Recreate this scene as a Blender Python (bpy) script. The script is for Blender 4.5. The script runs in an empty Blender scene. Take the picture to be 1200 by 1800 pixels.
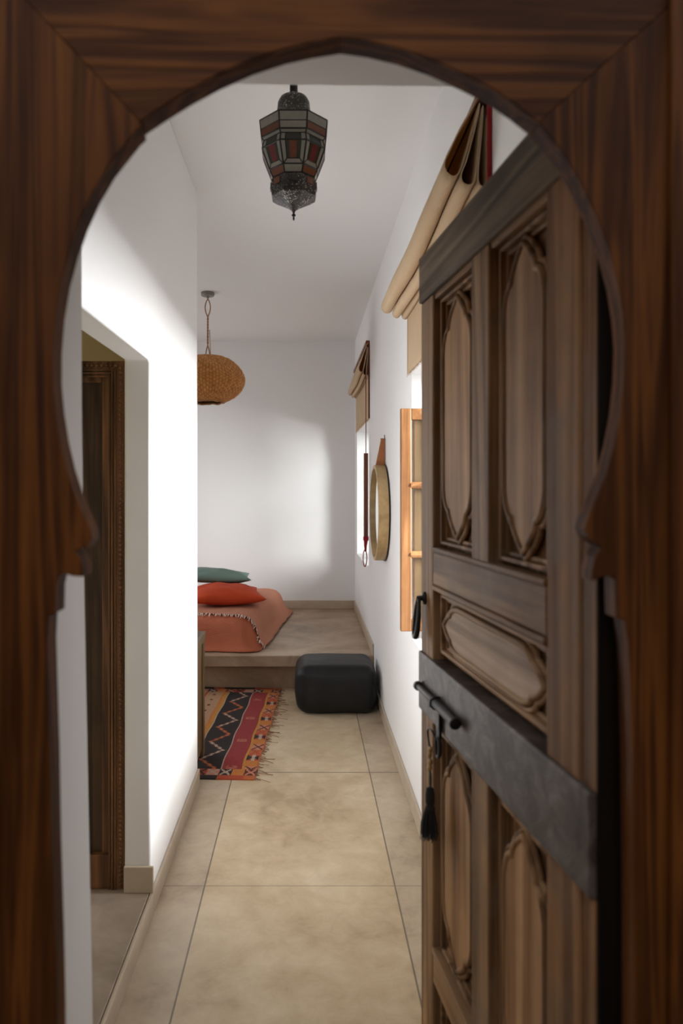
import bpy, bmesh, math, random
from mathutils import Vector, Matrix, noise as mnoise

random.seed(7)
S = bpy.context.scene
COL = S.collection
PI = math.pi
F = 1250.0            # focal length in photograph pixels
CX, CY, EYE = 537.0, 855.0, 1.5   # vanishing point of the corridor, eye height


def P(px, py, Y):
    """photograph pixel -> metres at distance Y (used for measuring only)"""
    return (px - CX) / F * Y, EYE - (py - CY) / F * Y


# ------------------------------------------------------------------ materials
def srgb(r, g, b):
    def f(c):
        c /= 255.0
        return c / 12.92 if c <= 0.04045 else ((c + 0.055) / 1.055) ** 2.4
    return (f(r), f(g), f(b), 1.0)


def new_mat(name):
    m = bpy.data.materials.new(name)
    m.use_nodes = True
    nt = m.node_tree
    return m, nt, nt.nodes['Principled BSDF']


def node(nt, t, **kw):
    n = nt.nodes.new(t)
    for k, v in kw.items():
        setattr(n, k, v)
    return n


def ramp(nt, fac, stops):
    r = node(nt, 'ShaderNodeValToRGB')
    e = r.color_ramp.elements
    while len(e) < len(stops):
        e.new(0.5)
    for i, (p, c) in enumerate(stops):
        e[i].position = p
        e[i].color = c
    nt.links.new(fac, r.inputs[0])
    return r.outputs[0]


def coords(nt, scale=(1, 1, 1), rot=(0, 0, 0), loc=(0, 0, 0), kind='Object'):
    tc = node(nt, 'ShaderNodeTexCoord')
    mp = node(nt, 'ShaderNodeMapping')
    mp.inputs['Scale'].default_value = scale
    mp.inputs['Rotation'].default_value = rot
    mp.inputs['Location'].default_value = loc
    nt.links.new(tc.outputs[kind], mp.inputs[0])
    return mp.outputs[0]


def noise_tex(nt, vec, scale, detail=4, rough=0.55, dist=0.0):
    n = node(nt, 'ShaderNodeTexNoise')
    n.inputs['Scale'].default_value = scale
    n.inputs['Detail'].default_value = detail
    n.inputs['Roughness'].default_value = rough
    n.inputs['Distortion'].default_value = dist
    nt.links.new(vec, n.inputs['Vector'])
    return n.outputs[0]


def mixc(nt, fac, a, b, mode='MIX'):
    m = node(nt, 'ShaderNodeMix', data_type='RGBA', blend_type=mode)
    if isinstance(fac, (int, float)):
        m.inputs[0].default_value = fac
    else:
        nt.links.new(fac, m.inputs[0])
    for sock, v in ((m.inputs[6], a), (m.inputs[7], b)):
        if isinstance(v, tuple):
            sock.default_value = v
        else:
            nt.links.new(v, sock)
    return m.outputs[2]


def math_n(nt, op, a, b=None):
    m = node(nt, 'ShaderNodeMath', operation=op)
    for i, v in enumerate((a, b)):
        if v is None:
            continue
        if isinstance(v, (int, float)):
            m.inputs[i].default_value = v
        else:
            nt.links.new(v, m.inputs[i])
    return m.outputs[0]


def bump(nt, bsdf, h, strength, dist):
    b = node(nt, 'ShaderNodeBump')
    b.inputs['Strength'].default_value = strength
    b.inputs['Distance'].default_value = dist
    nt.links.new(h, b.inputs['Height'])
    nt.links.new(b.outputs[0], bsdf.inputs['Normal'])


def plain(name, col, rough=0.6, metal=0.0, bumpy=0.0, bscale=60, spec=0.5, var=0.0):
    m, nt, b = new_mat(name)
    b.inputs['Base Color'].default_value = col
    b.inputs['Roughness'].default_value = rough
    b.inputs['Metallic'].default_value = metal
    b.inputs['Specular IOR Level'].default_value = spec
    v = coords(nt)
    n = noise_tex(nt, v, bscale, 5)
    if var:
        dark = tuple(c * (1 - var) for c in col[:3]) + (1,)
        lite = tuple(min(1, c * (1 + var)) for c in col[:3]) + (1,)
        n2 = noise_tex(nt, v, bscale * 0.25, 5)
        nt.links.new(ramp(nt, n2, [(0.3, dark), (0.7, lite)]), b.inputs['Base Color'])
    if bumpy:
        bump(nt, b, n, bumpy, 0.01)
    return m


def wood(name, dark, mid, lite, axis='z', rough=0.5, ring=9.0, bstr=0.25, grey=None, spec=0.4, fine=1.0, knot=None):
    """long-grained timber, grain running along the given axis"""
    m, nt, b = new_mat(name)
    st = {'x': (0.045, 1, 1), 'y': (1, 0.045, 1), 'z': (1, 1, 0.045)}[axis]
    v = coords(nt, st)
    warp = noise_tex(nt, v, 3.0, 3, 0.5)
    n1 = noise_tex(nt, v, ring, 3, 0.5, 0.7)
    n2 = noise_tex(nt, v, 75.0 * fine, 6, 0.65, 0.3)
    n3 = noise_tex(nt, coords(nt), 2.3, 4, 0.6)
    s = math_n(nt, 'SINE', math_n(nt, 'MULTIPLY', math_n(nt, 'ADD', n1, math_n(nt, 'MULTIPLY', warp, 0.5)), 30.0))
    s = math_n(nt, 'MULTIPLY', math_n(nt, 'ADD', s, 1.0), 0.5)
    f = math_n(nt, 'ADD', math_n(nt, 'MULTIPLY', s, 0.38), math_n(nt, 'MULTIPLY', n2, 0.62))
    c = ramp(nt, f, [(0.2, dark), (0.5, mid), (0.8, lite)])
    blot = ramp(nt, n3, [(0.3, (0.62, 0.6, 0.58, 1)), (0.62, (1.05, 1.05, 1.05, 1))])
    c = mixc(nt, 1.0, c, blot, 'MULTIPLY')
    if grey is not None:
        g = ramp(nt, noise_tex(nt, coords(nt, loc=(3, 1, 2)), 4.5, 5, 0.65), [(0.45, (0, 0, 0, 1)), (0.68, (1, 1, 1, 1))])
        c = mixc(nt, math_n(nt, 'MULTIPLY', g, 0.75), c, grey)
    if knot is not None:
        tc = node(nt, 'ShaderNodeTexCoord')
        d = node(nt, 'ShaderNodeVectorMath', operation='DISTANCE')
        mp = node(nt, 'ShaderNodeMapping')
        mp.inputs['Scale'].default_value = (1.0, 0.2, 0.75)
        nt.links.new(tc.outputs['Object'], mp.inputs[0])
        nt.links.new(mp.outputs[0], d.inputs[0])
        d.inputs[1].default_value = (knot[0], knot[1] * 0.2, knot[2] * 0.75)
        k = ramp(nt, d.outputs['Value'], [(0.010, (1, 1, 1, 1)), (0.020, (0, 0, 0, 1))])
        c = mixc(nt, k, c, tuple(x * 0.35 for x in dark[:3]) + (1,))
    nt.links.new(c, b.inputs['Base Color'])
    b.inputs['Roughness'].default_value = rough
    b.inputs['Specular IOR Level'].default_value = spec
    bump(nt, b, f, bstr, 0.006)
    return m


M = {}
M['plaster'] = plain('white_plaster', srgb(232, 231, 230), 0.85, bumpy=0.12, bscale=7, spec=0.2)
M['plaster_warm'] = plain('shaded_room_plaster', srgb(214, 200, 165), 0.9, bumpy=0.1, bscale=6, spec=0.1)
M['ochre'] = plain('ochre_bounce_plaster', srgb(150, 108, 70), 0.9, bumpy=0.1, bscale=6, spec=0.1)  # warm tint meant to bounce orange light onto the arch
M['skirting'] = plain('polished_cement_skirting', srgb(183, 168, 148), 0.5, bumpy=0.08, bscale=20, var=0.12)


def floor_mat():
    m, nt, b = new_mat('polished_beige_cement_floor')
    v = coords(nt)
    n1 = noise_tex(nt, v, 1.7, 6, 0.62, 0.6)
    n2 = noise_tex(nt, v, 9.0, 7, 0.7, 0.4)
    n3 = noise_tex(nt, v, 55.0, 4, 0.6)
    sep = node(nt, 'ShaderNodeSeparateXYZ')
    nt.links.new(v, sep.inputs[0])
    x, y = sep.outputs[0], sep.outputs[1]
    f = math_n(nt, 'ADD', math_n(nt, 'MULTIPLY', n1, 0.6), math_n(nt, 'MULTIPLY', n2, 0.4))
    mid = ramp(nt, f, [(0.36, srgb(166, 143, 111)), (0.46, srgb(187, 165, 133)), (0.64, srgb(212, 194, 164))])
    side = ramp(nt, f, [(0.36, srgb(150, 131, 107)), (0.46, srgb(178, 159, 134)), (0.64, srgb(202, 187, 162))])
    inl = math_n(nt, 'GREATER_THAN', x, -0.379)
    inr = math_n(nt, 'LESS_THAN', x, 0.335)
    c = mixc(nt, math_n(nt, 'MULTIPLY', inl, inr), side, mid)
    # hairline joints between the cast slabs
    lines = None
    for (s, p, wd) in ((x, -0.379, 0.0028), (x, 0.335, 0.0028), (y, 3.73, 0.004), (y, 2.67, 0.0016), (y, 1.6, 0.003), (x, -1.1, 0.003)):
        d = math_n(nt, 'ABSOLUTE', math_n(nt, 'SUBTRACT', s, p))
        l = math_n(nt, 'LESS_THAN', d, wd)
        lines = l if lines is None else math_n(nt, 'MAXIMUM', lines, l)
    c = mixc(nt, math_n(nt, 'MULTIPLY', lines, 0.75), c, srgb(70, 58, 44))
    nt.links.new(c, b.inputs['Base Color'])
    r = node(nt, 'ShaderNodeMapRange')
    r.inputs['To Min'].default_value = 0.38
    r.inputs['To Max'].default_value = 0.55
    nt.links.new(n2, r.inputs[0])
    nt.links.new(r.outputs[0], b.inputs['Roughness'])
    h = math_n(nt, 'SUBTRACT', math_n(nt, 'MULTIPLY', n3, 0.1), lines)
    bump(nt, b, h, 0.3, 0.004)
    return m


M['floor'] = floor_mat()


def cement(name, a, c_, b_):
    m, nt, b = new_mat(name)
    n = noise_tex(nt, coords(nt), 2.2, 7, 0.65, 0.6)
    nt.links.new(ramp(nt, n, [(0.34, a), (0.5, c_), (0.66, b_)]), b.inputs['Base Color'])
    b.inputs['Roughness'].default_value = 0.45
    bump(nt, b, noise_tex(nt, coords(nt), 40, 4), 0.05, 0.005)
    return m


M['platform'] = cement('brown_polished_cement', srgb(138, 115, 92), srgb(165, 142, 117), srgb(186, 166, 142))
M['side_floor'] = cement('grey_side_room_cement', srgb(130, 115, 100), srgb(155, 140, 125), srgb(170, 155, 142))
M['patio'] = cement('dark_patio_stone', srgb(100, 84, 66), srgb(122, 104, 84), srgb(140, 120, 98))

AD, AM, AL = (0.036, 0.0108, 0.0024, 1), (0.092, 0.030, 0.0062, 1), (0.160, 0.056, 0.011, 1)
M['arch_v'] = wood('stained_pine_upright', AD, AM, AL, 'z', 0.6, 22, 0.2, spec=0.12, knot=(-0.306, 0.865, 1.974))
M['arch_h'] = wood('stained_pine_header', AD, AM, AL, 'x', 0.6, 22, 0.2, spec=0.12)
DD, DM, DL = (0.085, 0.041, 0.017, 1), (0.275, 0.148, 0.066, 1), (0.43, 0.262, 0.138, 1)
GR = (0.20, 0.14, 0.09, 1)
M['door_v'] = wood('weathered_cedar_upright', DD, DM, DL, 'z', 0.55, 7, 0.35, GR, fine=0.9, spec=0.15)
M['door_h'] = wood('weathered_cedar_rail', DD, DM, DL, 'x', 0.55, 7, 0.35, GR, fine=0.9, spec=0.15)
M['door_warm'] = wood('worn_orange_cedar', (0.08, 0.034, 0.013, 1), (0.24, 0.115, 0.048, 1), (0.38, 0.205, 0.095, 1), 'z', 0.6, 8, 0.35, (0.15, 0.11, 0.08, 1), fine=0.9, spec=0.12)
M['door_field'] = wood('weathered_cedar_field', (0.18, 0.086, 0.034, 1), (0.41, 0.225, 0.105, 1), (0.54, 0.335, 0.175, 1), 'z', 0.55, 5, 0.25, fine=0.8, spec=0.15)
M['door_field_h'] = wood('weathered_cedar_cross_field', (0.18, 0.115, 0.072, 1), (0.38, 0.26, 0.175, 1), (0.50, 0.36, 0.26, 1), 'x', 0.55, 5, 0.25, fine=0.8, spec=0.15)
M['door_dark'] = wood('aged_dark_cedar_top', (0.06, 0.042, 0.026, 1), (0.15, 0.108, 0.07, 1), (0.25, 0.185, 0.125, 1), 'x', 0.6, 7, 0.4, fine=0.9, spec=0.15)
M['jamb'] = wood('gap_shade_timber', (0.006, 0.004, 0.003, 1), (0.012, 0.008, 0.005, 1), (0.018, 0.012, 0.008, 1), 'z', 0.8, 7, 0.3, spec=0.1)  # near-black: shade of the hinge gap put into the colour
M['carved'] = wood('dark_carved_cedar', (0.06, 0.026, 0.010, 1), (0.17, 0.078, 0.03, 1), (0.30, 0.145, 0.06, 1), 'z', 0.5, 8, 0.3)
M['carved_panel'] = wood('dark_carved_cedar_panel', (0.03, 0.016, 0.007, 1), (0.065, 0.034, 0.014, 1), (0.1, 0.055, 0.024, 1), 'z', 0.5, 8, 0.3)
M['casement'] = wood('honey_pine_sash', (0.21, 0.085, 0.026, 1), (0.36, 0.165, 0.06, 1), (0.46, 0.235, 0.10, 1), 'z', 0.45, 7, 0.12)
M['casement_h'] = wood('honey_pine_rail', (0.21, 0.085, 0.026, 1), (0.36, 0.165, 0.06, 1), (0.46, 0.235, 0.10, 1), 'y', 0.45, 7, 0.12)
M['table_wood'] = wood('dull_brown_table_timber', (0.13, 0.075, 0.03, 1), (0.26, 0.16, 0.075, 1), (0.34, 0.22, 0.11, 1), 'z', 0.5, 7, 0.15)
M['table_top'] = wood('dull_brown_table_board', (0.13, 0.085, 0.04, 1), (0.22, 0.15, 0.08, 1), (0.28, 0.19, 0.11, 1), 'y', 0.5, 7, 0.15)
M['ring_wood'] = wood('pale_bent_ash', (0.42, 0.27, 0.11, 1), (0.50, 0.335, 0.15, 1), (0.57, 0.40, 0.2, 1), 'y', 0.45, 4, 0.05)
M['stick'] = wood('red_brown_stick_wood', (0.13, 0.04, 0.02, 1), (0.21, 0.07, 0.032, 1), (0.27, 0.10, 0.05, 1), 'z', 0.45, 7, 0.1)
M['leather_tan'] = plain('tan_leather', srgb(158, 96, 52), 0.55, bumpy=0.1, bscale=90, var=0.12)


def iron_band():
    m, nt, b = new_mat('worn_grey_iron_band')
    v = coords(nt)
    n = noise_tex(nt, v, 14, 8, 0.7, 0.8)
    nt.links.new(ramp(nt, n, [(0.33, (0.026, 0.018, 0.014, 1)), (0.5, (0.066, 0.050, 0.042, 1)), (0.68, (0.165, 0.138, 0.124, 1))]), b.inputs['Base Color'])
    b.inputs['Roughness'].default_value = 0.48
    b.inputs['Metallic'].default_value = 0.25
    bump(nt, b, n, 0.4, 0.006)
    return m


M['band'] = iron_band()
M['iron'] = plain('black_forged_iron', (0.022, 0.02, 0.019, 1), 0.42, 0.6, bumpy=0.2, bscale=50)
M['black_yarn'] = plain('black_tassel_yarn', (0.012, 0.011, 0.011, 1), 0.9, bumpy=0.2, bscale=200)
M['brass'] = plain('dull_brass_bead', srgb(165, 135, 88), 0.4, 0.6)


def pierced():
    m, nt, b = new_mat('pierced_dark_tin')
    v = coords(nt)
    vo = node(nt, 'ShaderNodeTexVoronoi', feature='F1')
    vo.inputs['Scale'].default_value = 185
    nt.links.new(v, vo.inputs['Vector'])
    n = noise_tex(nt, v, 30, 3)
    d = math_n(nt, 'ADD', vo.outputs['Distance'], math_n(nt, 'MULTIPLY', math_n(nt, 'SUBTRACT', n, 0.5), 0.7))
    c = ramp(nt, d, [(0.20, (0.5, 0.48, 0.45, 1)), (0.30, (0.028, 0.025, 0.022, 1)), (0.85, (0.05, 0.045, 0.042, 1))])
    nt.links.new(c, b.inputs['Base Color'])
    b.inputs['Roughness'].default_value = 0.4
    b.inputs['Metallic'].default_value = 0.35
    bump(nt, b, d, 0.5, 0.003)
    return m


M['pierced'] = pierced()
M['tin'] = plain('dark_tin_frame', (0.025, 0.022, 0.02, 1), 0.45, 0.5)


def glassy(name, col):
    m, nt, b = new_mat(name)
    n = noise_tex(nt, coords(nt), 70, 3)
    lo = tuple(c * 0.85 for c in col[:3]) + (1,)
    nt.links.new(ramp(nt, n, [(0.35, lo), (0.65, col)]), b.inputs['Base Color'])
    b.inputs['Roughness'].default_value = 0.32
    b.inputs['Transmission Weight'].default_value = 0.25
    return m


M['glass_white'] = glassy('frosted_white_glass', (0.36, 0.35, 0.29, 1))
M['glass_red'] = glassy('ruby_glass', (0.19, 0.018, 0.02, 1))
M['glass_amber'] = glassy('amber_glass', (0.20, 0.055, 0.018, 1))
M['glass_green'] = glassy('bottle_green_glass', (0.03, 0.035, 0.022, 1))


def pane_mat():
    m, nt, b = new_mat('clear_window_glass')
    out = nt.nodes['Material Output']
    tr = node(nt, 'ShaderNodeBsdfTransparent')
    tr.inputs[0].default_value = (0.95, 0.96, 0.95, 1)
    gl = node(nt, 'ShaderNodeBsdfGlossy')
    gl.inputs['Roughness'].default_value = 0.02
    lw = node(nt, 'ShaderNodeLayerWeight')
    lw.inputs[0].default_value = 0.5
    fr = math_n(nt, 'ADD', math_n(nt, 'MULTIPLY', math_n(nt, 'POWER', lw.outputs['Facing'], 5.0), 0.8), 0.04)
    mx = node(nt, 'ShaderNodeMixShader')
    nt.links.new(fr, mx.inputs[0])
    nt.links.new(tr.outputs[0], mx.inputs[1])
    nt.links.new(gl.outputs[0], mx.inputs[2])
    nt.links.new(mx.outputs[0], out.inputs[0])
    return m


M['pane'] = pane_mat()
m_, nt_, b_ = new_mat('silvered_mirror')
b_.inputs['Metallic'].default_value = 1.0
b_.inputs['Roughness'].default_value = 0.02
b_.inputs['Base Color'].default_value = (0.92, 0.93, 0.93, 1)
M['mirror'] = m_


def cloth(name, col, dark, scale=160, strength=0.35, rough=0.9, axisscale=(1, 1, 1), dist=0.004):
    m, nt, b = new_mat(name)
    v = coords(nt, axisscale)
    w1 = node(nt, 'ShaderNodeTexWave', wave_type='BANDS', bands_direction='X')
    w2 = node(nt, 'ShaderNodeTexWave', wave_type='BANDS', bands_direction='Y')
    w3 = node(nt, 'ShaderNodeTexWave', wave_type='BANDS', bands_direction='Z')
    for w in (w1, w2, w3):
        w.inputs['Scale'].default_value = scale / 6.2832 * 2
        w.inputs['Distortion'].default_value = 0.6
        nt.links.new(v, w.inputs['Vector'])
    h = math_n(nt, 'ADD', math_n(nt, 'ADD', w1.outputs[1], w2.outputs[1]), w3.outputs[1])
    n = noise_tex(nt, coords(nt), 7, 5)
    c = ramp(nt, math_n(nt, 'ADD', math_n(nt, 'MULTIPLY', h, 0.2), math_n(nt, 'MULTIPLY', n, 0.5)), [(0.25, dark), (0.75, col)])
    nt.links.new(c, b.inputs['Base Color'])
    b.inputs['Roughness'].default_value = rough
    bump(nt, b, h, strength, dist)
    return m


M['linen'] = cloth('natural_linen', srgb(234, 210, 176), srgb(214, 188, 152), 420, 0.15)
nt_ = M['linen'].node_tree
tl_ = node(nt_, 'ShaderNodeBsdfTranslucent'); tl_.inputs[0].default_value = srgb(205, 165, 110)
mx_ = node(nt_, 'ShaderNodeMixShader'); mx_.inputs[0].default_value = 0.35
nt_.links.new(nt_.nodes['Principled BSDF'].outputs[0], mx_.inputs[1]); nt_.links.new(tl_.outputs[0], mx_.inputs[2])
nt_.links.new(mx_.outputs[0], nt_.nodes['Material Output'].inputs[0])
M['red_braid'] = cloth('crimson_braid', srgb(160, 22, 28), srgb(112, 14, 20), 300, 0.2)
M['maroon'] = cloth('maroon_braid', srgb(120, 62, 42), srgb(84, 40, 28), 300, 0.2)
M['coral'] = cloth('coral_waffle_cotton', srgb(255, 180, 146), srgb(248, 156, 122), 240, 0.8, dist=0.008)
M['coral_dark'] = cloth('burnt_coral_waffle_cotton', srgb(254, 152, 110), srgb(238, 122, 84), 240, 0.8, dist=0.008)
M['orange_velvet'] = cloth('rust_orange_velvet', srgb(206, 74, 28), srgb(172, 52, 17), 500, 0.1)
M['teal_velvet'] = cloth('teal_velvet', srgb(122, 148, 138), srgb(92, 118, 110), 500, 0.1)
M['fringe_white'] = cloth('cream_fringe_yarn', srgb(246, 226, 212), srgb(225, 200, 185), 500, 0.1)
M['rug_fringe'] = plain('faded_wool_fringe', srgb(150, 108, 82), 0.95, var=0.35, bscale=60)
M['sheet'] = plain('white_mattress_cover', srgb(225, 222, 215), 0.9, bumpy=0.1)


def leather():
    m, nt, b = new_mat('black_pouffe_leather')
    v = coords(nt)
    vo = node(nt, 'ShaderNodeTexVoronoi', feature='DISTANCE_TO_EDGE')
    vo.inputs['Scale'].default_value = 140
    nt.links.new(v, vo.inputs['Vector'])
    n = noise_tex(nt, v, 9, 4)
    nt.links.new(ramp(nt, n, [(0.3, (0.007, 0.007, 0.0075, 1)), (0.7, (0.013, 0.013, 0.014, 1))]), b.inputs['Base Color'])
    b.inputs['Roughness'].default_value = 0.5
    b.inputs['Specular IOR Level'].default_value = 0.3
    bump(nt, b, math_n(nt, 'ADD', math_n(nt, 'MULTIPLY', vo.outputs['Distance'], 0.4), math_n(nt, 'MULTIPLY', n, 1.6)), 0.35, 0.01)
    return m


M['leather'] = leather()


def wicker_mat():
    m, nt, b = new_mat('woven_rattan')
    n = noise_tex(nt, coords(nt), 26, 4, 0.6)
    va = node(nt, 'ShaderNodeVertexColor', layer_name='weave_shade')
    c = ramp(nt, n, [(0.3, srgb(192, 130, 66)), (0.5, srgb(212, 150, 84)), (0.72, srgb(230, 172, 104))])
    nt.links.new(mixc(nt, 1.0, c, va.outputs[0], 'MULTIPLY'), b.inputs['Base Color'])
    b.inputs['Roughness'].default_value = 0.6
    return m


M['wicker'] = wicker_mat()
M['jute'] = plain('jute_rope', srgb(160, 120, 85), 0.9, bumpy=0.3, bscale=200, var=0.2)
M['grey_metal'] = plain('brushed_grey_metal', srgb(128, 122, 116), 0.45, 0.4)
m_, nt_, b_ = new_mat('kilim_wool')
a_ = node(nt_, 'ShaderNodeVertexColor', layer_name='weave')
n_ = noise_tex(nt_, coords(nt_), 120, 4)
nt_.links.new(mixc(nt_, 1.0, a_.outputs[0], ramp(nt_, n_, [(0.3, (0.72, 0.72, 0.72, 1)), (0.7, (1.1, 1.1, 1.1, 1))]), 'MULTIPLY'), b_.inputs['Base Color'])
b_.inputs['Roughness'].default_value = 0.95
bump(nt_, b_, n_, 0.4, 0.003)
M['kilim'] = m_


# ------------------------------------------------------------------ mesh helpers
def box(bm, x0, x1, y0, y1, z0, z1):
    v = [bm.verts.new(c) for c in ((x0, y0, z0), (x1, y0, z0), (x1, y1, z0), (x0, y1, z0), (x0, y0, z1), (x1, y0, z1), (x1, y1, z1), (x0, y1, z1))]
    for f in ((0, 3, 2, 1), (4, 5, 6, 7), (0, 1, 5, 4), (1, 2, 6, 5), (2, 3, 7, 6), (3, 0, 4, 7)):
        bm.faces.new([v[i] for i in f])
    return v


def prism(bm, pts, a0, a1, plane='xz'):
    """extrude a 2-D outline; plane xz extrudes along y, yz along x, xy along z"""
    def mk(p, a):
        return {'xz': (p[0], a, p[1]), 'yz': (a, p[0], p[1]), 'xy': (p[0], p[1], a)}[plane]
    lo = [bm.verts.new(mk(p, a0)) for p in pts]
    hi = [bm.verts.new(mk(p, a1)) for p in pts]
    bm.faces.new(lo)
    bm.faces.new(list(reversed(hi)))
    n = len(pts)
    for i in range(n):
        bm.faces.new((lo[i], hi[i], hi[(i + 1) % n], lo[(i + 1) % n]))


def tube(bm, pts, r, seg=8, closed=False):
    pts = [Vector(p) for p in pts]
    n = len(pts)
    rings = []
    up = None
    for i in range(n):
        if closed:
            t = pts[(i + 1) % n] - pts[i - 1]
        else:
            t = pts[min(i + 1, n - 1)] - pts[max(i - 1, 0)]
        t = t.normalized() if t.length > 1e-9 else Vector((0, 0, 1))
        if up is None:
            up = t.orthogonal().normalized()
        else:
            up = (up - t * up.dot(t))
            up = up.normalized() if up.length > 1e-6 else t.orthogonal().normalized()
        w = t.cross(up)
        rr = r[i] if isinstance(r, (list, tuple)) else r
        rings.append([bm.verts.new(pts[i] + (up * math.cos(2 * PI * k / seg) + w * math.sin(2 * PI * k / seg)) * rr) for k in range(seg)])
    for i in range(n if closed else n - 1):
        a, b = rings[i], rings[(i + 1) % n]
        for k in range(seg):
            bm.faces.new((a[k], a[(k + 1) % seg], b[(k + 1) % seg], b[k]))
    if not closed:
        bm.faces.new(list(reversed(rings[0])))
        bm.faces.new(rings[-1])


def lathe(bm, prof, seg=32, axis='z', o=(0, 0, 0), phase=0.0, closed=False, cap=True):
    rings = []
    for r, h in prof:
        ring = []
        for k in range(seg):
            a = 2 * PI * k / seg + phase
            c, s = r * math.cos(a), r * math.sin(a)
            p = {'z': (c, s, h), 'x': (h, c, s), 'y': (c, h, s)}[axis]
            ring.append(bm.verts.new((p[0] + o[0], p[1] + o[1], p[2] + o[2])))
        rings.append(ring)
    n = len(rings)
    for i in range(n if closed else n - 1):
        a, b = rings[i], rings[(i + 1) % n]
        for k in range(seg):
            bm.faces.new((a[k], a[(k + 1) % seg], b[(k + 1) % seg], b[k]))
    if cap and not closed:
        bm.faces.new(list(reversed(rings[0])))
        bm.faces.new(rings[-1])


def obj(name, bm, mat, parent=None, smooth=False, bevel=0.0, seg=2, angle=40):
    bmesh.ops.recalc_face_normals(bm, faces=bm.faces[:])
    me = bpy.data.meshes.new(name)
    bm.to_mesh(me)
    bm.free()
    o = bpy.data.objects.new(name, me)
    COL.objects.link(o)
    for m in (mat if isinstance(mat, (list, tuple)) else [mat]):
        me.materials.append(m)
    if smooth:
        for p in me.polygons:
            p.use_smooth = True
    if bevel:
        b = o.modifiers.new('bevel', 'BEVEL')
        b.width = bevel
        b.segments = seg
        b.limit_method = 'ANGLE'
        b.angle_limit = math.radians(angle)
    if parent is not None:
        o.parent = parent
    return o


def tag(o, label, cat, group=None, kind=None):
    o['label'] = label
    o['category'] = cat
    if group:
        o['group'] = group
    if kind:
        o['kind'] = kind
    return o


def thing(name, label, cat, loc=(0, 0, 0), rotz=0.0, group=None, kind=None):
    o = bpy.data.objects.new(name, None)
    o.empty_display_size = 0.05
    COL.objects.link(o)
    o.location = loc
    o.rotation_euler = (0, 0, rotz)
    return tag(o, label, cat, group, kind)


def B():
    return bmesh.new()


def catmull(pts, n=6):
    out = []
    for i in range(len(pts) - 1):
        p0 = Vector(pts[max(i - 1, 0)]); p1 = Vector(pts[i]); p2 = Vector(pts[i + 1]); p3 = Vector(pts[min(i + 2, len(pts) - 1)])
        for k in range(n):
            t = k / n
            out.append(0.5 * ((2 * p1) + (-p0 + p2) * t + (2 * p0 - 5 * p1 + 4 * p2 - p3) * t * t + (-p0 + 3 * p1 - 3 * p2 + p3) * t ** 3))
    out.append(Vector(pts[-1]))
    return out


# ================================================================== SETTING
XR, XL, XLI = 0.50, -0.545, -0.638     # corridor right face, left face, back of left wall
YE, YW, YB = 1.35, 3.585, 7.20         # inner face of entry wall, end of left wall, back wall
ZC = 2.97
PLZ = 0.262
PF = 5.20

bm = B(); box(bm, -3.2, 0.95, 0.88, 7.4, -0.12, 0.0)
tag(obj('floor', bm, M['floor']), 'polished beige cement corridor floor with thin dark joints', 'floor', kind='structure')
bm = B(); box(bm, -4.5, 4.5, -4.5, 0.88, -0.12, -0.001)
tag(obj('floor_patio', bm, M['patio']), 'dark stone paving outside the doorway', 'floor', kind='structure')
bm = B(); box(bm, -3.2, 0.95, 0.90, 7.4, ZC, ZC + 0.14)
tag(obj('ceiling', bm, M['plaster']), 'smooth white ceiling over the corridor and bed alcove', 'ceiling', kind='structure')

# right wall with two deep window openings
W1 = (1.88, 3.35, 0.787, 2.03)     # near window y0 y1 z0 z1
W2 = (5.63, 6.92, 0.847, 2.03)
XO = 0.86
bm = B()
ys = [0.90, W1[0], W1[1], W2[0], W2[1], 7.4]
for i in range(5):
    if i == 1:
        box(bm, XR, XO, ys[i], ys[i + 1], 0, W1[2]); box(bm, XR, XO, ys[i], ys[i + 1], W1[3], ZC)
    elif i == 3:
        box(bm, XR, XO, ys[i], ys[i + 1], 0, W2[2]); box(bm, XR, XO, ys[i], ys[i + 1], W2[3], ZC)
    else:
        box(bm, XR, XO, ys[i], ys[i + 1], 0, ZC)
tag(obj('wall_right', bm, M['plaster']), 'white plaster corridor wall with the blinds, mirror and two windows', 'wall', kind='structure')

bm = B(); box(bm, -3.2, 0.95, YB, YB + 0.2, 0, ZC)
tag(obj('wall_back', bm, M['plaster']), 'white plaster end wall behind the bed', 'wall', kind='structure')

# left corridor wall with a doorway into the side room
LY0, LY1, LZ0, LZ1 = 1.56, 2.50, 0.0, 1.944
bm = B()
prism(bm, [(YE, 0), (LY0, 0), (LY0, LZ1 - 0.004), (LY1, LZ1), (LY1 + 0.004, 0), (YW + 0.006, 0), (YW, 1.4), (YW - 0.012, ZC), (YE, ZC)], XLI, XL, 'yz')
tag(obj('wall_left', bm, M['plaster'], bevel=0.008, seg=3), 'white plaster corridor wall with a doorway cut into it', 'wall', kind='structure')

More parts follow.
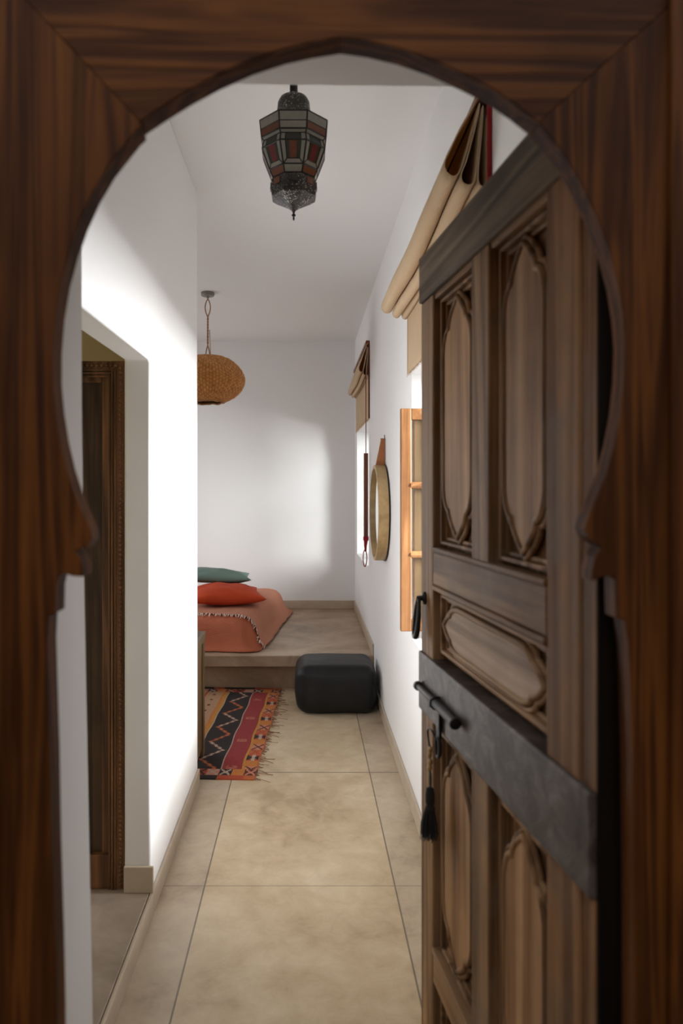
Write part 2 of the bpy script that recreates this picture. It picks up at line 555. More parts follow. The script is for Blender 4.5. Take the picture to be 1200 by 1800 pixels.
# entry wall: the thick wall the keyhole frame is fixed to
bm = B()
box(bm, -3.2, -1.2, 0.90, YE, 0, ZC)
prism(bm, [(-1.2, 0), (-0.392, 0), (-0.402, 0.48), (-0.418, 1.30), (-0.423, 1.65), (-0.4235, 2.2645), (-0.4235, ZC), (-1.2, ZC)], 0.90, YE, 'xz')
prism(bm, [(-0.4235, 2.2645), (XR, 2.2535), (XR, ZC), (-0.4235, ZC)], 0.90, YE, 'xz')
tag(obj('wall_front', bm, M['plaster'], bevel=0.006, seg=2), 'thick white plaster entry wall and lintel just inside the keyhole frame', 'wall', kind='structure')
bm = B(); box(bm, XO, 4.5, 0.90, 1.1, 0, 3.1); box(bm, -4.5, -3.2, 0.90, 1.1, 0, 3.1)
box(bm, XR, XO, 0.88, 0.90, 0, 3.1); box(bm, -3.2, -0.60, 0.88, 0.90, 0, 3.1); box(bm, -0.60, XR, 0.88, 0.90, 2.42, 3.1)
tag(obj('wall_facade', bm, M['plaster']), 'outer plaster face around the keyhole door frame', 'wall', kind='structure')

# unseen court walls, added to dim and warm the light on the arch
bm = B(); box(bm, -2.8, -2.6, -3.6, 0.88, 0, 3.0); box(bm, 2.6, 2.8, -3.6, 0.88, 0, 3.0); box(bm, -2.8, 2.8, -3.8, -3.6, 0, 3.0); box(bm, -2.8, 2.8, 0.88, 1.1, 3.1, 3.3)
tag(obj('wall_court_added', bm, M['ochre']), 'unseen ochre court walls added to shape the light on the doorway', 'wall', kind='structure')

# near-black lining, added to hold the shade of the gap behind the door
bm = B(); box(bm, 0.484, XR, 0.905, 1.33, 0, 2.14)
tag(obj('trim_1', bm, M['jamb'], bevel=0.004), 'added near-black lining standing for the shade behind the hinge side of the carved door', 'shade lining', kind='structure')

# bedroom shell
bm = B(); box(bm, -3.2, -3.0, 3.45, 4.7, 0, ZC); box(bm, -3.2, -3.0, 6.5, YB, 0, ZC); box(bm, -3.2, -3.0, 4.7, 6.5, 0, 0.95); box(bm, -3.2, -3.0, 4.7, 6.5, 2.2, ZC)  # opening added to let the unseen fill lamp shine in
tag(obj('wall_bedroom_left', bm, M['plaster']), 'white plaster wall at the far side of the bed', 'wall', kind='structure')
bm = B(); box(bm, -3.0, XLI, 3.45, 3.575, 0, ZC)
tag(obj('wall_bedroom_front', bm, M['plaster']), 'white plaster wall between side room and bed alcove', 'wall', kind='structure')
# side room
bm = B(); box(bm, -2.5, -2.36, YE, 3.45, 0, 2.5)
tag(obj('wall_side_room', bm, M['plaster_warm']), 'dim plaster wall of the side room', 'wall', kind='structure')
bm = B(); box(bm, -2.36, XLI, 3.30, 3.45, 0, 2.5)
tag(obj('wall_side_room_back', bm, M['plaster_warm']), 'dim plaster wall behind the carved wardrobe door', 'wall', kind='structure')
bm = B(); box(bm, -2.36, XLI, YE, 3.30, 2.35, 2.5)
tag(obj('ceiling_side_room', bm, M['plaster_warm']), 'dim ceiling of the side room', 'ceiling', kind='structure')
bm = B(); prism(bm, [(-2.36, YE), (XLI, YE), (XLI, LY0 + 0.001), (XL - 0.002, LY0 + 0.001), (XL - 0.002, LY1 + 0.003), (XLI, LY1 + 0.003), (XLI, 3.30), (-2.36, 3.30)], 0, 0.075, 'xy')
tag(obj('floor_side_room', bm, M['side_floor'], bevel=0.004), 'raised grey cement floor inside the left doorway', 'floor', kind='structure')

# bed platform: a cement slab that overhangs its recessed riser
bm = B(); box(bm, -3.0, XR, PF, YB, PLZ - 0.082, PLZ)
pl = tag(obj('sleeping_platform', bm, M['platform'], bevel=0.006, seg=3), 'raised brown cement sleeping platform at the corridor end', 'platform', kind='structure')
bm = B(); box(bm, -3.0, XR, PF + 0.10, YB, 0, PLZ - 0.082)
obj('riser', bm, M['platform'], pl)

# skirting
def skirt(name, boxes, label):
    bm = B()
    for b in boxes:
        box(bm, *b)
    return tag(obj(name, bm, M['skirting'], bevel=0.003), label, 'skirting', kind='structure')


skirt('baseboard_right', [(XR - 0.013, XR, 1.36, PF - 0.001, 0, 0.088), (XR - 0.013, XR, PF, YB, PLZ, PLZ + 0.085)], 'cement skirting along the foot of the right wall and platform')
skirt('baseboard_left', [(XL, XL + 0.012, LY1, YW, 0, 0.078), (XL, XL + 0.012, YE + 0.002, LY1, 0, 0.0755), (XLI + 0.001, XL + 0.012, LY1 - 0.012, LY1, 0.0755, 0.168)], 'pale cement skirting along the foot of the left wall')
skirt('baseboard_back', [(-3.0, XR - 0.013, YB - 0.014, YB, PLZ, PLZ + 0.085)], 'brown cement skirting behind the bed on the end wall')


# windows: fixed frame in the outer face of the wall
def window(n, w, label):
    y0, y1, z0, z1 = w
    root = thing(n, label, 'window', (XO - 0.06, (y0 + y1) / 2, z0), kind='structure')
    ox, oy, oz = root.location
    def L(a):
        return (a[0] - ox, a[1] - ox, a[2] - oy, a[3] - oy, a[4] - oz, a[5] - oz)
    fr = 0.05
    bm = B()
    for a in ((ox - .03, ox + .03, y0, y0 + fr, z0, z1), (ox - .03, ox + .03, y1 - fr, y1, z0, z1), (ox - .03, ox + .03, y0 + fr, y1 - fr, z0, z0 + fr), (ox - .03, ox + .03, y0 + fr, y1 - fr, z1 - fr, z1)):
        box(bm, *L(a))
    obj('window_frame', bm, M['casement'], root, bevel=0.003)
    return root, L


w1, L1 = window('window_1', W1, 'open honey-wood window in the right wall between the near blind and carved door')
w2, L2 = window('window_2', W2, 'honey-wood window in the right wall above the bed platform')
# far window: closed sash with panes
y0, y1, z0, z1 = W2
bm = B()
for a in ((XO - .075, XO - .04, (y0 + y1) / 2 - .03, (y0 + y1) / 2 + .03, z0 + .05, z1 - .05), (XO - .07, XO - .045, y0 + .05, y1 - .05, 1.22, 1.245), (XO - .07, XO - .045, y0 + .05, y1 - .05, 1.62, 1.645)):
    box(bm, *L2(a))
obj('muntin', bm, M['casement'], w2, bevel=0.003)
bm = B(); box(bm, *L2((XO - .062, XO - .058, y0 + .05, y1 - .05, z0 + .05, z1 - .05)))
obj('glass_pane', bm, M['pane'], w2)

# near window: the casement leaf swung into the room, flat against the far jamb
YL = 3.30
zt, zb = 1.862, 0.826
xl, xr2 = 0.441, 0.80
sash = B()
t = 0.036
st = 0.050
box(sash, xl, xl + st, YL, YL + t - .006, zb, zt); box(sash, xr2 - st, xr2, YL, YL + t - .006, zb, zt)
sm = w1.location
for v in sash.verts:
    v.co -= sm
leaf = obj('casement_leaf', sash, M['casement'], w1, bevel=0.004)
bm = B()
box(bm, xl + st, xr2 - st, YL, YL + t - .006, zt - .052, zt); box(bm, xl + st, xr2 - st, YL, YL + t - .006, zb, zb + .055)
for zz in (1.505, 1.183):
    tube(bm, [(xl + st - .006, YL + .012, zz), (xr2 - st, YL + .012, zz)], 0.0165, 10)
for v in bm.verts:
    v.co -= sm
obj('rail', bm, M['casement_h'], leaf, bevel=0.003)
bm = B(); box(bm, 0.507, 0.80, 3.3335, 3.346, 0.85, 1.825)
for v in bm.verts:
    v.co -= sm
obj('shutter', bm, M['table_wood'], w1, bevel=0.003)
bm = B(); box(bm, xl + st - .002, xr2 - st + .002, YL + .014, YL + .018, zb + .05, zt - .05)
for v in bm.verts:
    v.co -= sm
obj('glass_pane', bm, M['pane'], leaf)

# ================================================================== KEYHOLE FRAME
AY0, AY1 = 0.865, 0.900


def A(px, py):
    x, z = P(px, py, AY0)
    return (x, z)


left_edge = [(245, 213), (246, 223), (236, 232), (190, 290), (162, 338), (140, 386), (122, 436), (107, 492), (97, 552), (92, 615), (92, 670), (97, 725), (105, 775), (117, 826), (132, 872), (148, 908),
             (159, 932), (161, 948), (152, 962), (140, 966), (131, 968), (139, 979), (146, 994), (147, 1014), (128, 1013), (112, 1008), (102, 1014), (98, 1032), (97, 1078), (84, 1084), (82, 1130), (84, 1200),
             (88, 1330), (91, 1500), (96, 1660), (99, 1800), (102, 2040)]
right_edge = [(947, 215), (985, 262), (1018, 315), (1048, 378), (1070, 436), (1086, 495), (1095, 550), (1099, 605), (1097, 665), (1091, 725), (1080, 782), (1066, 832), (1050, 872), (1036, 905),
              (1028, 930), (1033, 944), (1043, 955), (1057, 962), (1046, 980), (1040, 1004), (1040, 1022), (1058, 1014), (1074, 1011), (1082, 1020), (1084, 1088), (1098, 1090), (1104, 1130), (1108, 1200),
              (1112, 1330), (1113, 1500), (1114, 1660), (1114, 1800), (1114, 2040)]
top_edge = [(245, 213), (285, 186), (330, 158), (380, 131), (440, 104), (500, 84), (550, 73), (600, 65), (650, 72), (705, 85), (760, 104), (815, 129), (862, 153), (908, 184), (947, 215)]
oL, oR, oT = -0.60, 0.62, 2.42
cl = (oL, A(45, 0)[1] + (A(45, 0)[0] - oL) * 1.07)
cr = (oR, A(1165, 22)[1] + (oR - A(1165, 22)[0]) * 0.9)
arch = thing('keyhole_door_frame', 'blurred dark brown wooden keyhole arch framing the whole view', 'door frame', (0, AY0, 0))


def arch_part(name, pts, mat):
    bm = B()
    prism(bm, pts, 0.0, AY1 - AY0, 'xz')
    return obj(name, bm, mat, arch, bevel=0.0012, seg=2, angle=50)


lp = [A(*p) for p in left_edge]; lp[-1] = (lp[-1][0], 0.0)
rp = [A(*p) for p in right_edge]; rp[-1] = (rp[-1][0], 0.0)
tp = [A(*p) for p in top_edge]
g = 0.0004
arch_part('post', [(p[0], p[1] - g) if i == 0 else p for i, p in enumerate(lp)] + [(oL, 0.0), (cl[0], cl[1] - g * 1.5)], M['arch_v'])
arch_part('post', [(p[0], p[1] - g) if i == 0 else p for i, p in enumerate(rp)] + [(oR, 0.0), (cr[0], cr[1] - g * 1.5)], M['arch_v'])
arch_part('header_board', tp + [cr, (oR, oT), (oL, oT), cl], M['arch_h'])
# moulded outer edge, right post
bm = B()
x0 = A(1172, 0)[0]
prism(bm, [(x0, 0.0), (oR, 0.0), (oR, 2.42), (x0, 2.10)], -0.012, 0.0, 'xz')
obj('edge_moulding', bm, M['arch_v'], arch, bevel=0.004)

# ================================================================== CARVED DOOR
HX, HY = 0.3763, 0.926
door = thing('door_1', 'weathered carved wooden door standing open behind the right side of the keyhole frame', 'door', (HX, HY, 0), math.atan2(0.9934, -0.1144), kind='structure')
W = 0.82
T = 0.046


def dbox(name, u0, u1, z0, z1, mat, n0=-T, n1=0.0, bev=0.004):
    bm = B(); box(bm, u0, u1, n0, n1, z0, z1)
    return obj(name, bm, mat, door, bevel=bev)


SF, SH = 0.722, 0.140
dbox('stile', SF, W, 0.015, 1.945, M['door_v'])
dbox('stile', 0.040, SH, 0.015, 1.945, M['door_warm'])
dbox('hinge_edge', 0.0, 0.038, 0.015, 1.945, M['door_warm'], n1=-0.003)
dbox('edge_shade_strip', -0.006, -0.0005, 0.015, 2.05, M['jamb'], n1=-0.002, bev=0.001)  # added dark strip: shade on the hinge end put into colour
dbox('top_rail', 0.0, W, 1.945, 2.056, M['door_dark'], n1=0.006)
dbox('rail', SH, SF, 1.273, 1.350, M['door_h'])
dbox('rail', SH, SF, 0.355, 0.425, M['door_h'])
dbox('rail', SH, SF, 0.015, 0.135, M['door_h'])
dbox('mullion', 0.374, 0.466, 1.350, 1.945, M['door_v'])
dbox('mullion', 0.374, 0.466, 0.425, 0.96, M['door_v'])
dbox('backing_board', SH - .01, SF + .01, 0.05, 1.96, M['door_v'], n0=-T, n1=-0.038, bev=0)
# thin lip mouldings round the rails and mullions
bm = B()
for (u0, u1, z) in ((SH, SF, 1.350), (SH, SF, 1.262), (SH, SF, 0.425)):
    box(bm, u0, u1, -0.02, 0.004, z, z + 0.011)
for (u0, u1) in ((SH, 0.374), (0.466, SF)):
    box(bm, u0, u1, -0.022, -0.004, 1.932, 1.946)
obj('lip_moulding', bm, M['door_h'], door, bevel=0.003)

# iron-faced lock rail
bm = B(); box(bm, 0.0, W, -T, 0.007, 0.960, 1.100)
bandm = obj('iron_band', bm, M['band'], door, bevel=0.004)

def ogee(cu, a, z0, z1, end=0.12, fl=False):
    """outline of the raised field: straight sides, cusped ogee ends"""
    half = [(1.0, 1.0), (0.99, 0.86), (0.93, 0.70), (0.83, 0.57), (0.71, 0.49), (0.58, 0.47), (0.56, 0.40), (0.49, 0.31), (0.38, 0.22), (0.26, 0.145), (0.15, 0.085), (0.06, 0.03), (0.0, 0.0)]
    up = [(cu + a * s, z1 - end * t) for s, t in half] + [(cu - a * s, z1 - end * t) for s, t in reversed(half[:-1])]
    dn = [(cu - a * s, z0 + end * t) for s, t in half] + [(cu + a * s, z0 + end * t) for s, t in reversed(half[:-1])]
    return up + dn


def carved_panel(u0, u1, z0, z1, mat, horizontal=False):
    """recessed panel: bead border, sunk spandrels, raised ogee field with a ridge round it"""
    bd = 0.018
    base = -0.033
    bm = B(); box(bm, u0, u1, -0.041, base, z0, z1)
    pan = obj('panel', bm, mat, door)
    bm = B()
    a0, a1, b0, b1 = u0 + bd, u1 - bd, z0 + bd, z1 - bd
    # outer frame bead with a sloping profile
    for k, (o, h) in enumerate(((0.0, -0.012), (0.009, -0.022))):
        w = 0.008
        q0, q1, r0, r1 = a0 + o, a1 - o, b0 + o, b1 - o
        box(bm, q0, q0 + w, base - .004, h, r0, r1); box(bm, q1 - w, q1, base - .004, h, r0, r1)
        box(bm, q0 + w, q1 - w, base - .004, h, r0, r0 + w); box(bm, q0 + w, q1 - w, base - .004, h, r1 - w, r1)
    obj('border_bead', bm, M['door_h'] if horizontal else M['door_v'], pan, bevel=0.002)
    i = 0.026
    if horizontal:
        o2 = ogee((b0 + b1) / 2, (b1 - b0) / 2 - i + 0.006, a0 + i - 0.006, a1 - i + 0.006, 0.10)
        o2 = [(p[1], p[0]) for p in o2]
    else:
        o2 = ogee((a0 + a1) / 2, (a1 - a0) / 2 - i + 0.008, b0 + i - 0.004, b1 - i + 0.004, 0.118)
    # drop repeated points
    out = []
    for p in o2:
        if not out or (abs(p[0] - out[-1][0]) + abs(p[1] - out[-1][1])) > 1e-5:
            out.append(p)
    if abs(out[0][0] - out[-1][0]) + abs(out[0][1] - out[-1][1]) < 1e-5:
        out.pop()
    bm = B()
    prism(bm, out, base - 0.002, -0.0145, 'xz')
    obj('raised_field', bm, M['door_field_h'] if horizontal else M['door_field'], pan, bevel=0.003, angle=60)
    bm = B()
    tube(bm, [(p[0], -0.0165, p[1]) for p in out], 0.0065, 8, True)
    # second, outer ridge towards the ends
    cu, cz = sum(p[0] for p in out) / len(out), sum(p[1] for p in out) / len(out)
    hw = max(p[0] for p in out) - cu
    hh = max(p[1] for p in out) - cz
    grown = [(cu + (p[0] - cu) * (1 + 0.011 / hw), cz + (p[1] - cz) * (1 + 0.012 / hh)) for p in out]
    tube(bm, [(p[0], -0.0215, p[1]) for p in grown], 0.0055, 8, True)
    obj('ridge', bm, M['door_h'] if horizontal else M['door_v'], pan, smooth=True)


carved_panel(0.466, SF, 1.350, 1.945, M['door_v'])
carved_panel(SH, 0.374, 1.350, 1.945, M['door_v'])
carved_panel(SH, SF, 1.102, 1.273, M['door_h'], True)
carved_panel(0.466, SF, 0.425, 0.958, M['door_v'])
carved_panel(SH, 0.374, 0.425, 0.958, M['door_v'])
carved_panel(SH, SF, 0.135, 0.355, M['door_h'], True)

# forged drop handle by the free edge
bm = B()
lathe(bm, [(0.0, 0.0), (0.016, 0.0), (0.015, 0.004), (0.007, 0.007), (0.006, 0.020), (0.0, 0.022)], 14, 'y', (0.785, 0.0, 1.232), cap=False)
hd = obj('pull_handle', bm, M['iron'], door, smooth=True)
bm = B()
pts, rad = [], []
for k in range(28):
    a = 2 * PI * k / 28
    ww = 0.012 + 0.006 * (0.5 - 0.5 * math.cos(a))
    pts.append((0.785 + ww * math.sin(a), 0.016 + 0.004 * (1 - math.cos(a)), 1.187 + 0.047 * math.cos(a)))
    rad.append(0.0042 + 0.0028 * (0.5 - 0.5 * math.cos(a)))
tube(bm, pts, rad, 8, True)
obj('drop_ring', bm, M['iron'], hd, smooth=True)

# sliding bolt, its staple and the hanging hasp
bm = B()
tube(bm, [(0.798, 0.016, 1.0205), (0.795, 0.016, 1.0205), (0.793, 0.016, 1.0207), (0.784, 0.016, 1.021), (0.781, 0.016, 1.021), (0.640, 0.017, 1.023), (0.636, 0.017, 1.023), (0.520, 0.019, 1.024), (0.515, 0.019, 1.024), (0.502, 0.019, 1.024)],
     [0.009, 0.011, 0.011, 0.011, 0.0075, 0.0075, 0.010, 0.010, 0.012, 0.012], 12)
bolt = obj('bolt', bm, M['iron'], door, smooth=True, bevel=0.001)
for u in (0.648,):
    bm = B()
    tube(bm, [(u, 0.004, 1.034), (u, 0.018, 1.034), (u, 0.027, 1.029), (u, 0.028, 1.016), (u, 0.018, 1.009), (u, 0.004, 1.009)], 0.003, 7)
    obj('staple', bm, M['iron'], bolt, smooth=True)
bm = B(); box(bm, 0.624, 0.648, 0.009, 0.016, 0.950, 1.018)
hsp = obj('hasp', bm, M['iron'], door, bevel=0.002)
bm = B()
pts = [(0.636 + 0.013 * math.sin(2 * PI * k / 20), 0.014, 0.930 + 0.022 * math.cos(2 * PI * k / 20)) for k in range(20)]
tube(bm, pts, 0.0045, 7, True)
obj('hasp_eye', bm, M['iron'], hsp, smooth=True)
# hinge irons by the jamb
for z in (0.50, 0.93, 1.80):
    bm = B()
    box(bm, -0.010, 0.03, -T - 0.012, -T, z - .04, z + .04)
    tube(bm, [(-0.012, -T + .006, z - 0.045), (-0.012, -T + .006, z + 0.045)], 0.009, 10)
    obj('hinge', bm, M['iron'], door)
door_m = door.matrix_basis.copy()
bpy.context.view_layer.update()
door_m = door.matrix_world.copy()


def DW(u, n, z):
    return door_m @ Vector((u, n, z))


# tassel hanging from the hasp eye on a beaded cord
o = DW(0.684, 0.013, 0.707)
ts = thing('key_tassel', 'black tassel on a beaded brass cord hanging from the carved door bolt', 'tassel', o, door.rotation_euler[2])
bm = B()
pts = [(-0.048, 0.003, 0.238), (-0.030, 0.008, 0.250), (-0.010, 0.009, 0.251), (0.004, 0.009, 0.240), (0.006, 0.007, 0.222), (0.0, 0.006, 0.208), (-0.003, 0.005, 0.200), (0.003, 0.005, 0.186), (-0.002, 0.005, 0.172), (0.002, 0.005, 0.158), (-0.005, 0.005, 0.140), (-0.006, 0.005, 0.125), (0.0, 0.005, 0.108)]
tube(bm, [tuple(p) for p in catmull(pts, 4)], 0.0022, 6)
obj('cord', bm, M['iron'], ts, smooth=True)
bm = B()
pts = [(0.006 * math.sin(2 * PI * k / 16), 0.004, 0.130 + 0.019 * math.cos(2 * PI * k / 16)) for k in range(16)]
tube(bm, pts, 0.0018, 6, True)
obj('cord_loop', bm, M['iron'], ts, smooth=True)
for k, zz in enumerate((0.200, 0.186, 0.172, 0.158)):
    bm = B()
    s = 0.0055
    dx = (-0.003, 0.003, -0.002, 0.002)[k]
    lathe(bm, [(0.0, -0.008), (s * .7, -0.006), (s, 0), (s * .7, 0.006), (0.0, 0.008)], 10, 'z', (dx, 0.005, zz), cap=False)
    obj('bead', bm, M['brass'], ts, smooth=True)
bm = B()
lathe(bm, [(0.002, 0.116), (0.008, 0.112), (0.0105, 0.098), (0.0105, 0.080), (0.0075, 0.075), (0.011, 0.070), (0.011, 0.060)], 14, 'z', (0, 0.005, 0), cap=True)
obj('tassel_head', bm, M['black_yarn'], ts, smooth=True)
bm = B()
for k in range(70):
    a = 2 * PI * k / 70 * 3 + random.random() * .3
    r0 = 0.0095 * math.sqrt(random.random())
    r1 = r0 * 1.9 + 0.002
    zb_ = random.uniform(-0.006, 0.010)
    tube(bm, [(r0 * math.cos(a), 0.006 + r0 * math.sin(a), 0.068), (r1 * .9 * math.cos(a), 0.008 + r1 * .9 * math.sin(a), 0.035), (r1 * math.cos(a), 0.008 + r1 * math.sin(a), zb_)], 0.0012, 4)
obj('tassel_skirt', bm, M['black_yarn'], ts)

# ================================================================== SIDE ROOM CARVED DOOR
cd = thing('door_2', 'dark carved door with beaded edge standing in the left doorway', 'door', (XLI - 0.003, 2.515, 0.076), kind='structure')
CW, CH = 0.78, 1.868
bm = B(); box(bm, -0.052, 0.0, 0.0, 0.05, 0, CH); box(bm, -CW, -CW + .052, 0, .05, 0, CH)
obj('edge_stile', bm, M['carved'], cd, bevel=0.003)
bm = B(); box(bm, -CW + .052, -0.052, 0.0, 0.05, CH - 0.05, CH); box(bm, -CW + .052, -0.052, 0.0, 0.05, 0, 0.12)
obj('rail', bm, M['carved'], cd, bevel=0.003)
# carved beading: a run of small knobs up the outer edge and across the top
bm = B()
k = 0.012
while k < CH - 0.012:
    lathe(bm, [(0.0, -0.007), (0.0055, -0.004), (0.0068, 0.0), (0.0055, 0.004), (0.0, 0.007)], 8, 'z', (-0.013, -0.002, k), cap=False)
    k += 0.0165
k = -0.03
while k > -CW + 0.01:
    lathe(bm, [(0.0, -0.007), (0.0055, -0.004), (0.0068, 0.0), (0.0055, 0.004), (0.0, 0.007)], 8, 'x', (k, -0.002, CH - 0.016), cap=False)
    k -= 0.0165
obj('carved_beading', bm, M['carved'], cd, smooth=True)
bm = B()
for (x, w, h) in ((-0.030, 0.005, 0.006), (-0.040, 0.004, 0.010), (-0.050, 0.006, 0.004)):
    box(bm, x - w, x + w * .2, -h, 0.002, 0, CH - 0.03)
    box(bm, -CW + .05, x, -h, 0.002, CH + x - w - .002, CH + x + w * .2 - .002)
obj('fluted_moulding', bm, M['carved'], cd, bevel=0.002)
bm = B(); box(bm, -0.082, -0.052, 0.012, 0.04, 0.12, CH - .05); box(bm, -CW + .052, -CW + .082, .012, .04, .12, CH - .05); box(bm, -CW + .082, -.082, .012, .04, CH - .075, CH - .05)
obj('inner_frame', bm, M['carved'], cd, bevel=0.003)
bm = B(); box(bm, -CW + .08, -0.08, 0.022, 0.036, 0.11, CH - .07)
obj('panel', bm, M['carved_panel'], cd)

# ================================================================== LANTERN
LYY = 2.20
lx, _z = P(516, 0, LYY)
px2m = LYY / F
lant = thing('star_lantern', 'dark tin lantern with stained glass facets hanging in the corridor', 'lantern', (lx, LYY, 0))
OCT = PI / 8


def ly(cy):
    return EYE + (CY - (130 + cy / 5.0)) * px2m


def lr(c):
    return c / 5.0 * px2m / 0.98


bm = B()
tube(bm, [(0, 0, ly(190)), (0, 0, ZC - .02)], 0.0125, 12)
lathe(bm, [(0.05, ZC), (0.05, ZC - 0.012), (0.02, ZC - 0.03), (0.0125, ZC - 0.035)], 20, 'z')
obj('stem', bm, M['tin'], lant, smooth=False)
bm = B()
lathe(bm, [(lr(25), ly(178)), (lr(70), ly(192)), (lr(118), ly(222)), (lr(137), ly(260)), (lr(140), ly(300)), (lr(147), ly(350)), (lr(160), ly(385)), (lr(180), ly(410))], 48, 'z')
obj('dome_cap', bm, M['pierced'], lant, smooth=True)
bm = B(); lathe(bm, [(lr(180), ly(408)), (lr(306), ly(470))], 8, 'z', phase=OCT, cap=False)
obj('roof_skirt', bm, M['tin'], lant)
# frame cames
rings = [(306, 470), (290, 612), (268, 640), (284, 705), (216, 878), (188, 940)]


def came(bm, a, b, r=0.0028):
    tube(bm, [a, b], r, 6)


def opt(i, k):
    r, cy = rings[i]
    a = 2 * PI * k / 8 + OCT
    return Vector((lr(r) * math.cos(a), lr(r) * math.sin(a), ly(cy)))


bm = B()
for i in range(len(rings)):
    for k in range(8):
        came(bm, opt(i, k), opt(i, k + 1))
        if i + 1 < len(rings):
            came(bm, opt(i, k), opt(i + 1, k))
obj('lead_frame', bm, M['tin'], lant)


def quad_grid(bm, a, b, c, d, u0, u1, v0, v1):
    """panel patch inside the facet a-b (top) d-c (bottom), with a little thickness"""
    def pt(u, v):
        return (a.lerp(b, u)).lerp(d.lerp(c, u), v)
    q = [pt(u0, v0), pt(u1, v0), pt(u1, v1), pt(u0, v1)]
    n = (q[1] - q[0]).cross(q[3] - q[0]).normalized() * 0.0012
    vs = [bm.verts.new(p + n) for p in q] + [bm.verts.new(p - n) for p in q]
    for f in ((0, 1, 2, 3), (7, 6, 5, 4), (0, 4, 5, 1), (1, 5, 6, 2), (2, 6, 7, 3), (3, 7, 4, 0)):
        bm.faces.new([vs[j] for j in f])


def strip_lines(bm, a, b, c, d, segs):
    def pt(u, v):
        return (a.lerp(b, u)).lerp(d.lerp(c, u), v)
    for (u0, v0, u1, v1) in segs:
        came(bm, pt(u0, v0), pt(u1, v1), 0.0022)


for k in range(8):
    f = [[opt(i, k), opt(i, k + 1)] for i in range(len(rings))]
    alt = 'glass_amber' if k % 2 else 'glass_red'
    # upper band: white over a narrow tinted strip
    bm = B(); quad_grid(bm, f[0][0], f[0][1], f[1][1], f[1][0], 0, 1, 0, .55)
    quad_grid(bm, f[1][0], f[1][1], f[2][1], f[2][0], 0, 1, 0, 1)
    up = obj('band_glass', bm, M['glass_white'], lant)
    bm = B(); quad_grid(bm, f[0][0], f[0][1], f[1][1], f[1][0], 0, 1, .55, 1)
    obj('tinted_strip', bm, M['glass_white'] if k % 2 else M['glass_amber'], up)
    # body facet: two sloping pieces treated as one tall field
    a, b, c, d = f[2][0], f[2][1], f[4][1], f[4][0]
    m0, m1 = f[3][0], f[3][1]
    bm = B()
    quad_grid(bm, a, b, m1, m0, 0.0, .2, 0, 1); quad_grid(bm, a, b, m1, m0, .8, 1, 0, 1)
    quad_grid(bm, m0, m1, c, d, 0.0, .2, 0, 1); quad_grid(bm, m0, m1, c, d, .8, 1, 0, 1)
    quad_grid(bm, m0, m1, c, d, .2, .8, .78, 1)
    gp = obj('facet_glass', bm, M['glass_white'], lant)
    bm = B(); quad_grid(bm, a, b, m1, m0, .2, .8, 0, 1); quad_grid(bm, m0, m1, c, d, .2, .34, 0, .78); quad_grid(bm, m0, m1, c, d, .66, .8, 0, .78)
    obj('green_surround', bm, M['glass_green'], gp)
    bm = B(); quad_grid(bm, m0, m1, c, d, .34, .66, 0, .78)
    obj('jewel_pane', bm, M[alt], gp)
    bm = B()
    strip_lines(bm, f[0][0], f[0][1], f[1][1], f[1][0], [(0, .55, 1, .55)])
    strip_lines(bm, a, b, m1, m0, [(.2, 0, .2, 1), (.8, 0, .8, 1)])
    strip_lines(bm, m0, m1, c, d, [(.2, 0, .2, .78), (.8, 0, .8, .78), (.2, .78, .8, .78), (.2, .78, 0, 1), (.8, .78, 1, 1)])
    obj('came', bm, M['tin'], gp)
    bm = B(); quad_grid(bm, f[4][0], f[4][1], f[5][1], f[5][0], 0, 1, 0, 1)
    obj('lower_glass', bm, M['glass_white'] if k % 2 else M['glass_amber'], lant)
bm = B(); lathe(bm, [(lr(188), ly(940)), (lr(204), ly(960)), (lr(209), ly(1040)), (lr(200), ly(1095)), (lr(150), ly(1128)), (lr(70), ly(1165)), (lr(20), ly(1200)), (lr(10), ly(1222))], 8, 'z', phase=OCT)
obj('pierced_bowl', bm, M['pierced'], lant, bevel=0.002)
bowl = [o for o in lant.children if o.name.startswith('pierced_bowl')][0]
for k in range(8):
    a0_, a1_ = 2 * PI * (k + .28) / 8 + OCT, 2 * PI * (k + .72) / 8 + OCT
    f_ = 1.012
    def bq(r, cy, a):
        return Vector((lr(r) * f_ * math.cos(a), lr(r) * f_ * math.sin(a), ly(cy)))
    c8 = 0.955
    bm = B(); quad_grid(bm, bq(204 * c8, 966, a0_), bq(204 * c8, 966, a1_), bq(208 * c8, 1022, a1_), bq(208 * c8, 1022, a0_), 0, 1, 0, 1)
    obj('bowl_jewel', bm, M['glass_amber'] if k % 2 == 0 else M['glass_green'], bowl)
bm = B(); lathe(bm, [(lr(9), ly(1215)), (lr(7), ly(1230)), (lr(17), ly(1238)), (lr(18), ly(1246)), (lr(7), ly(1255)), (lr(9), ly(1275)), (lr(4), ly(1288))], 14, 'z')
obj('finial', bm, M['tin'], lant, smooth=True)

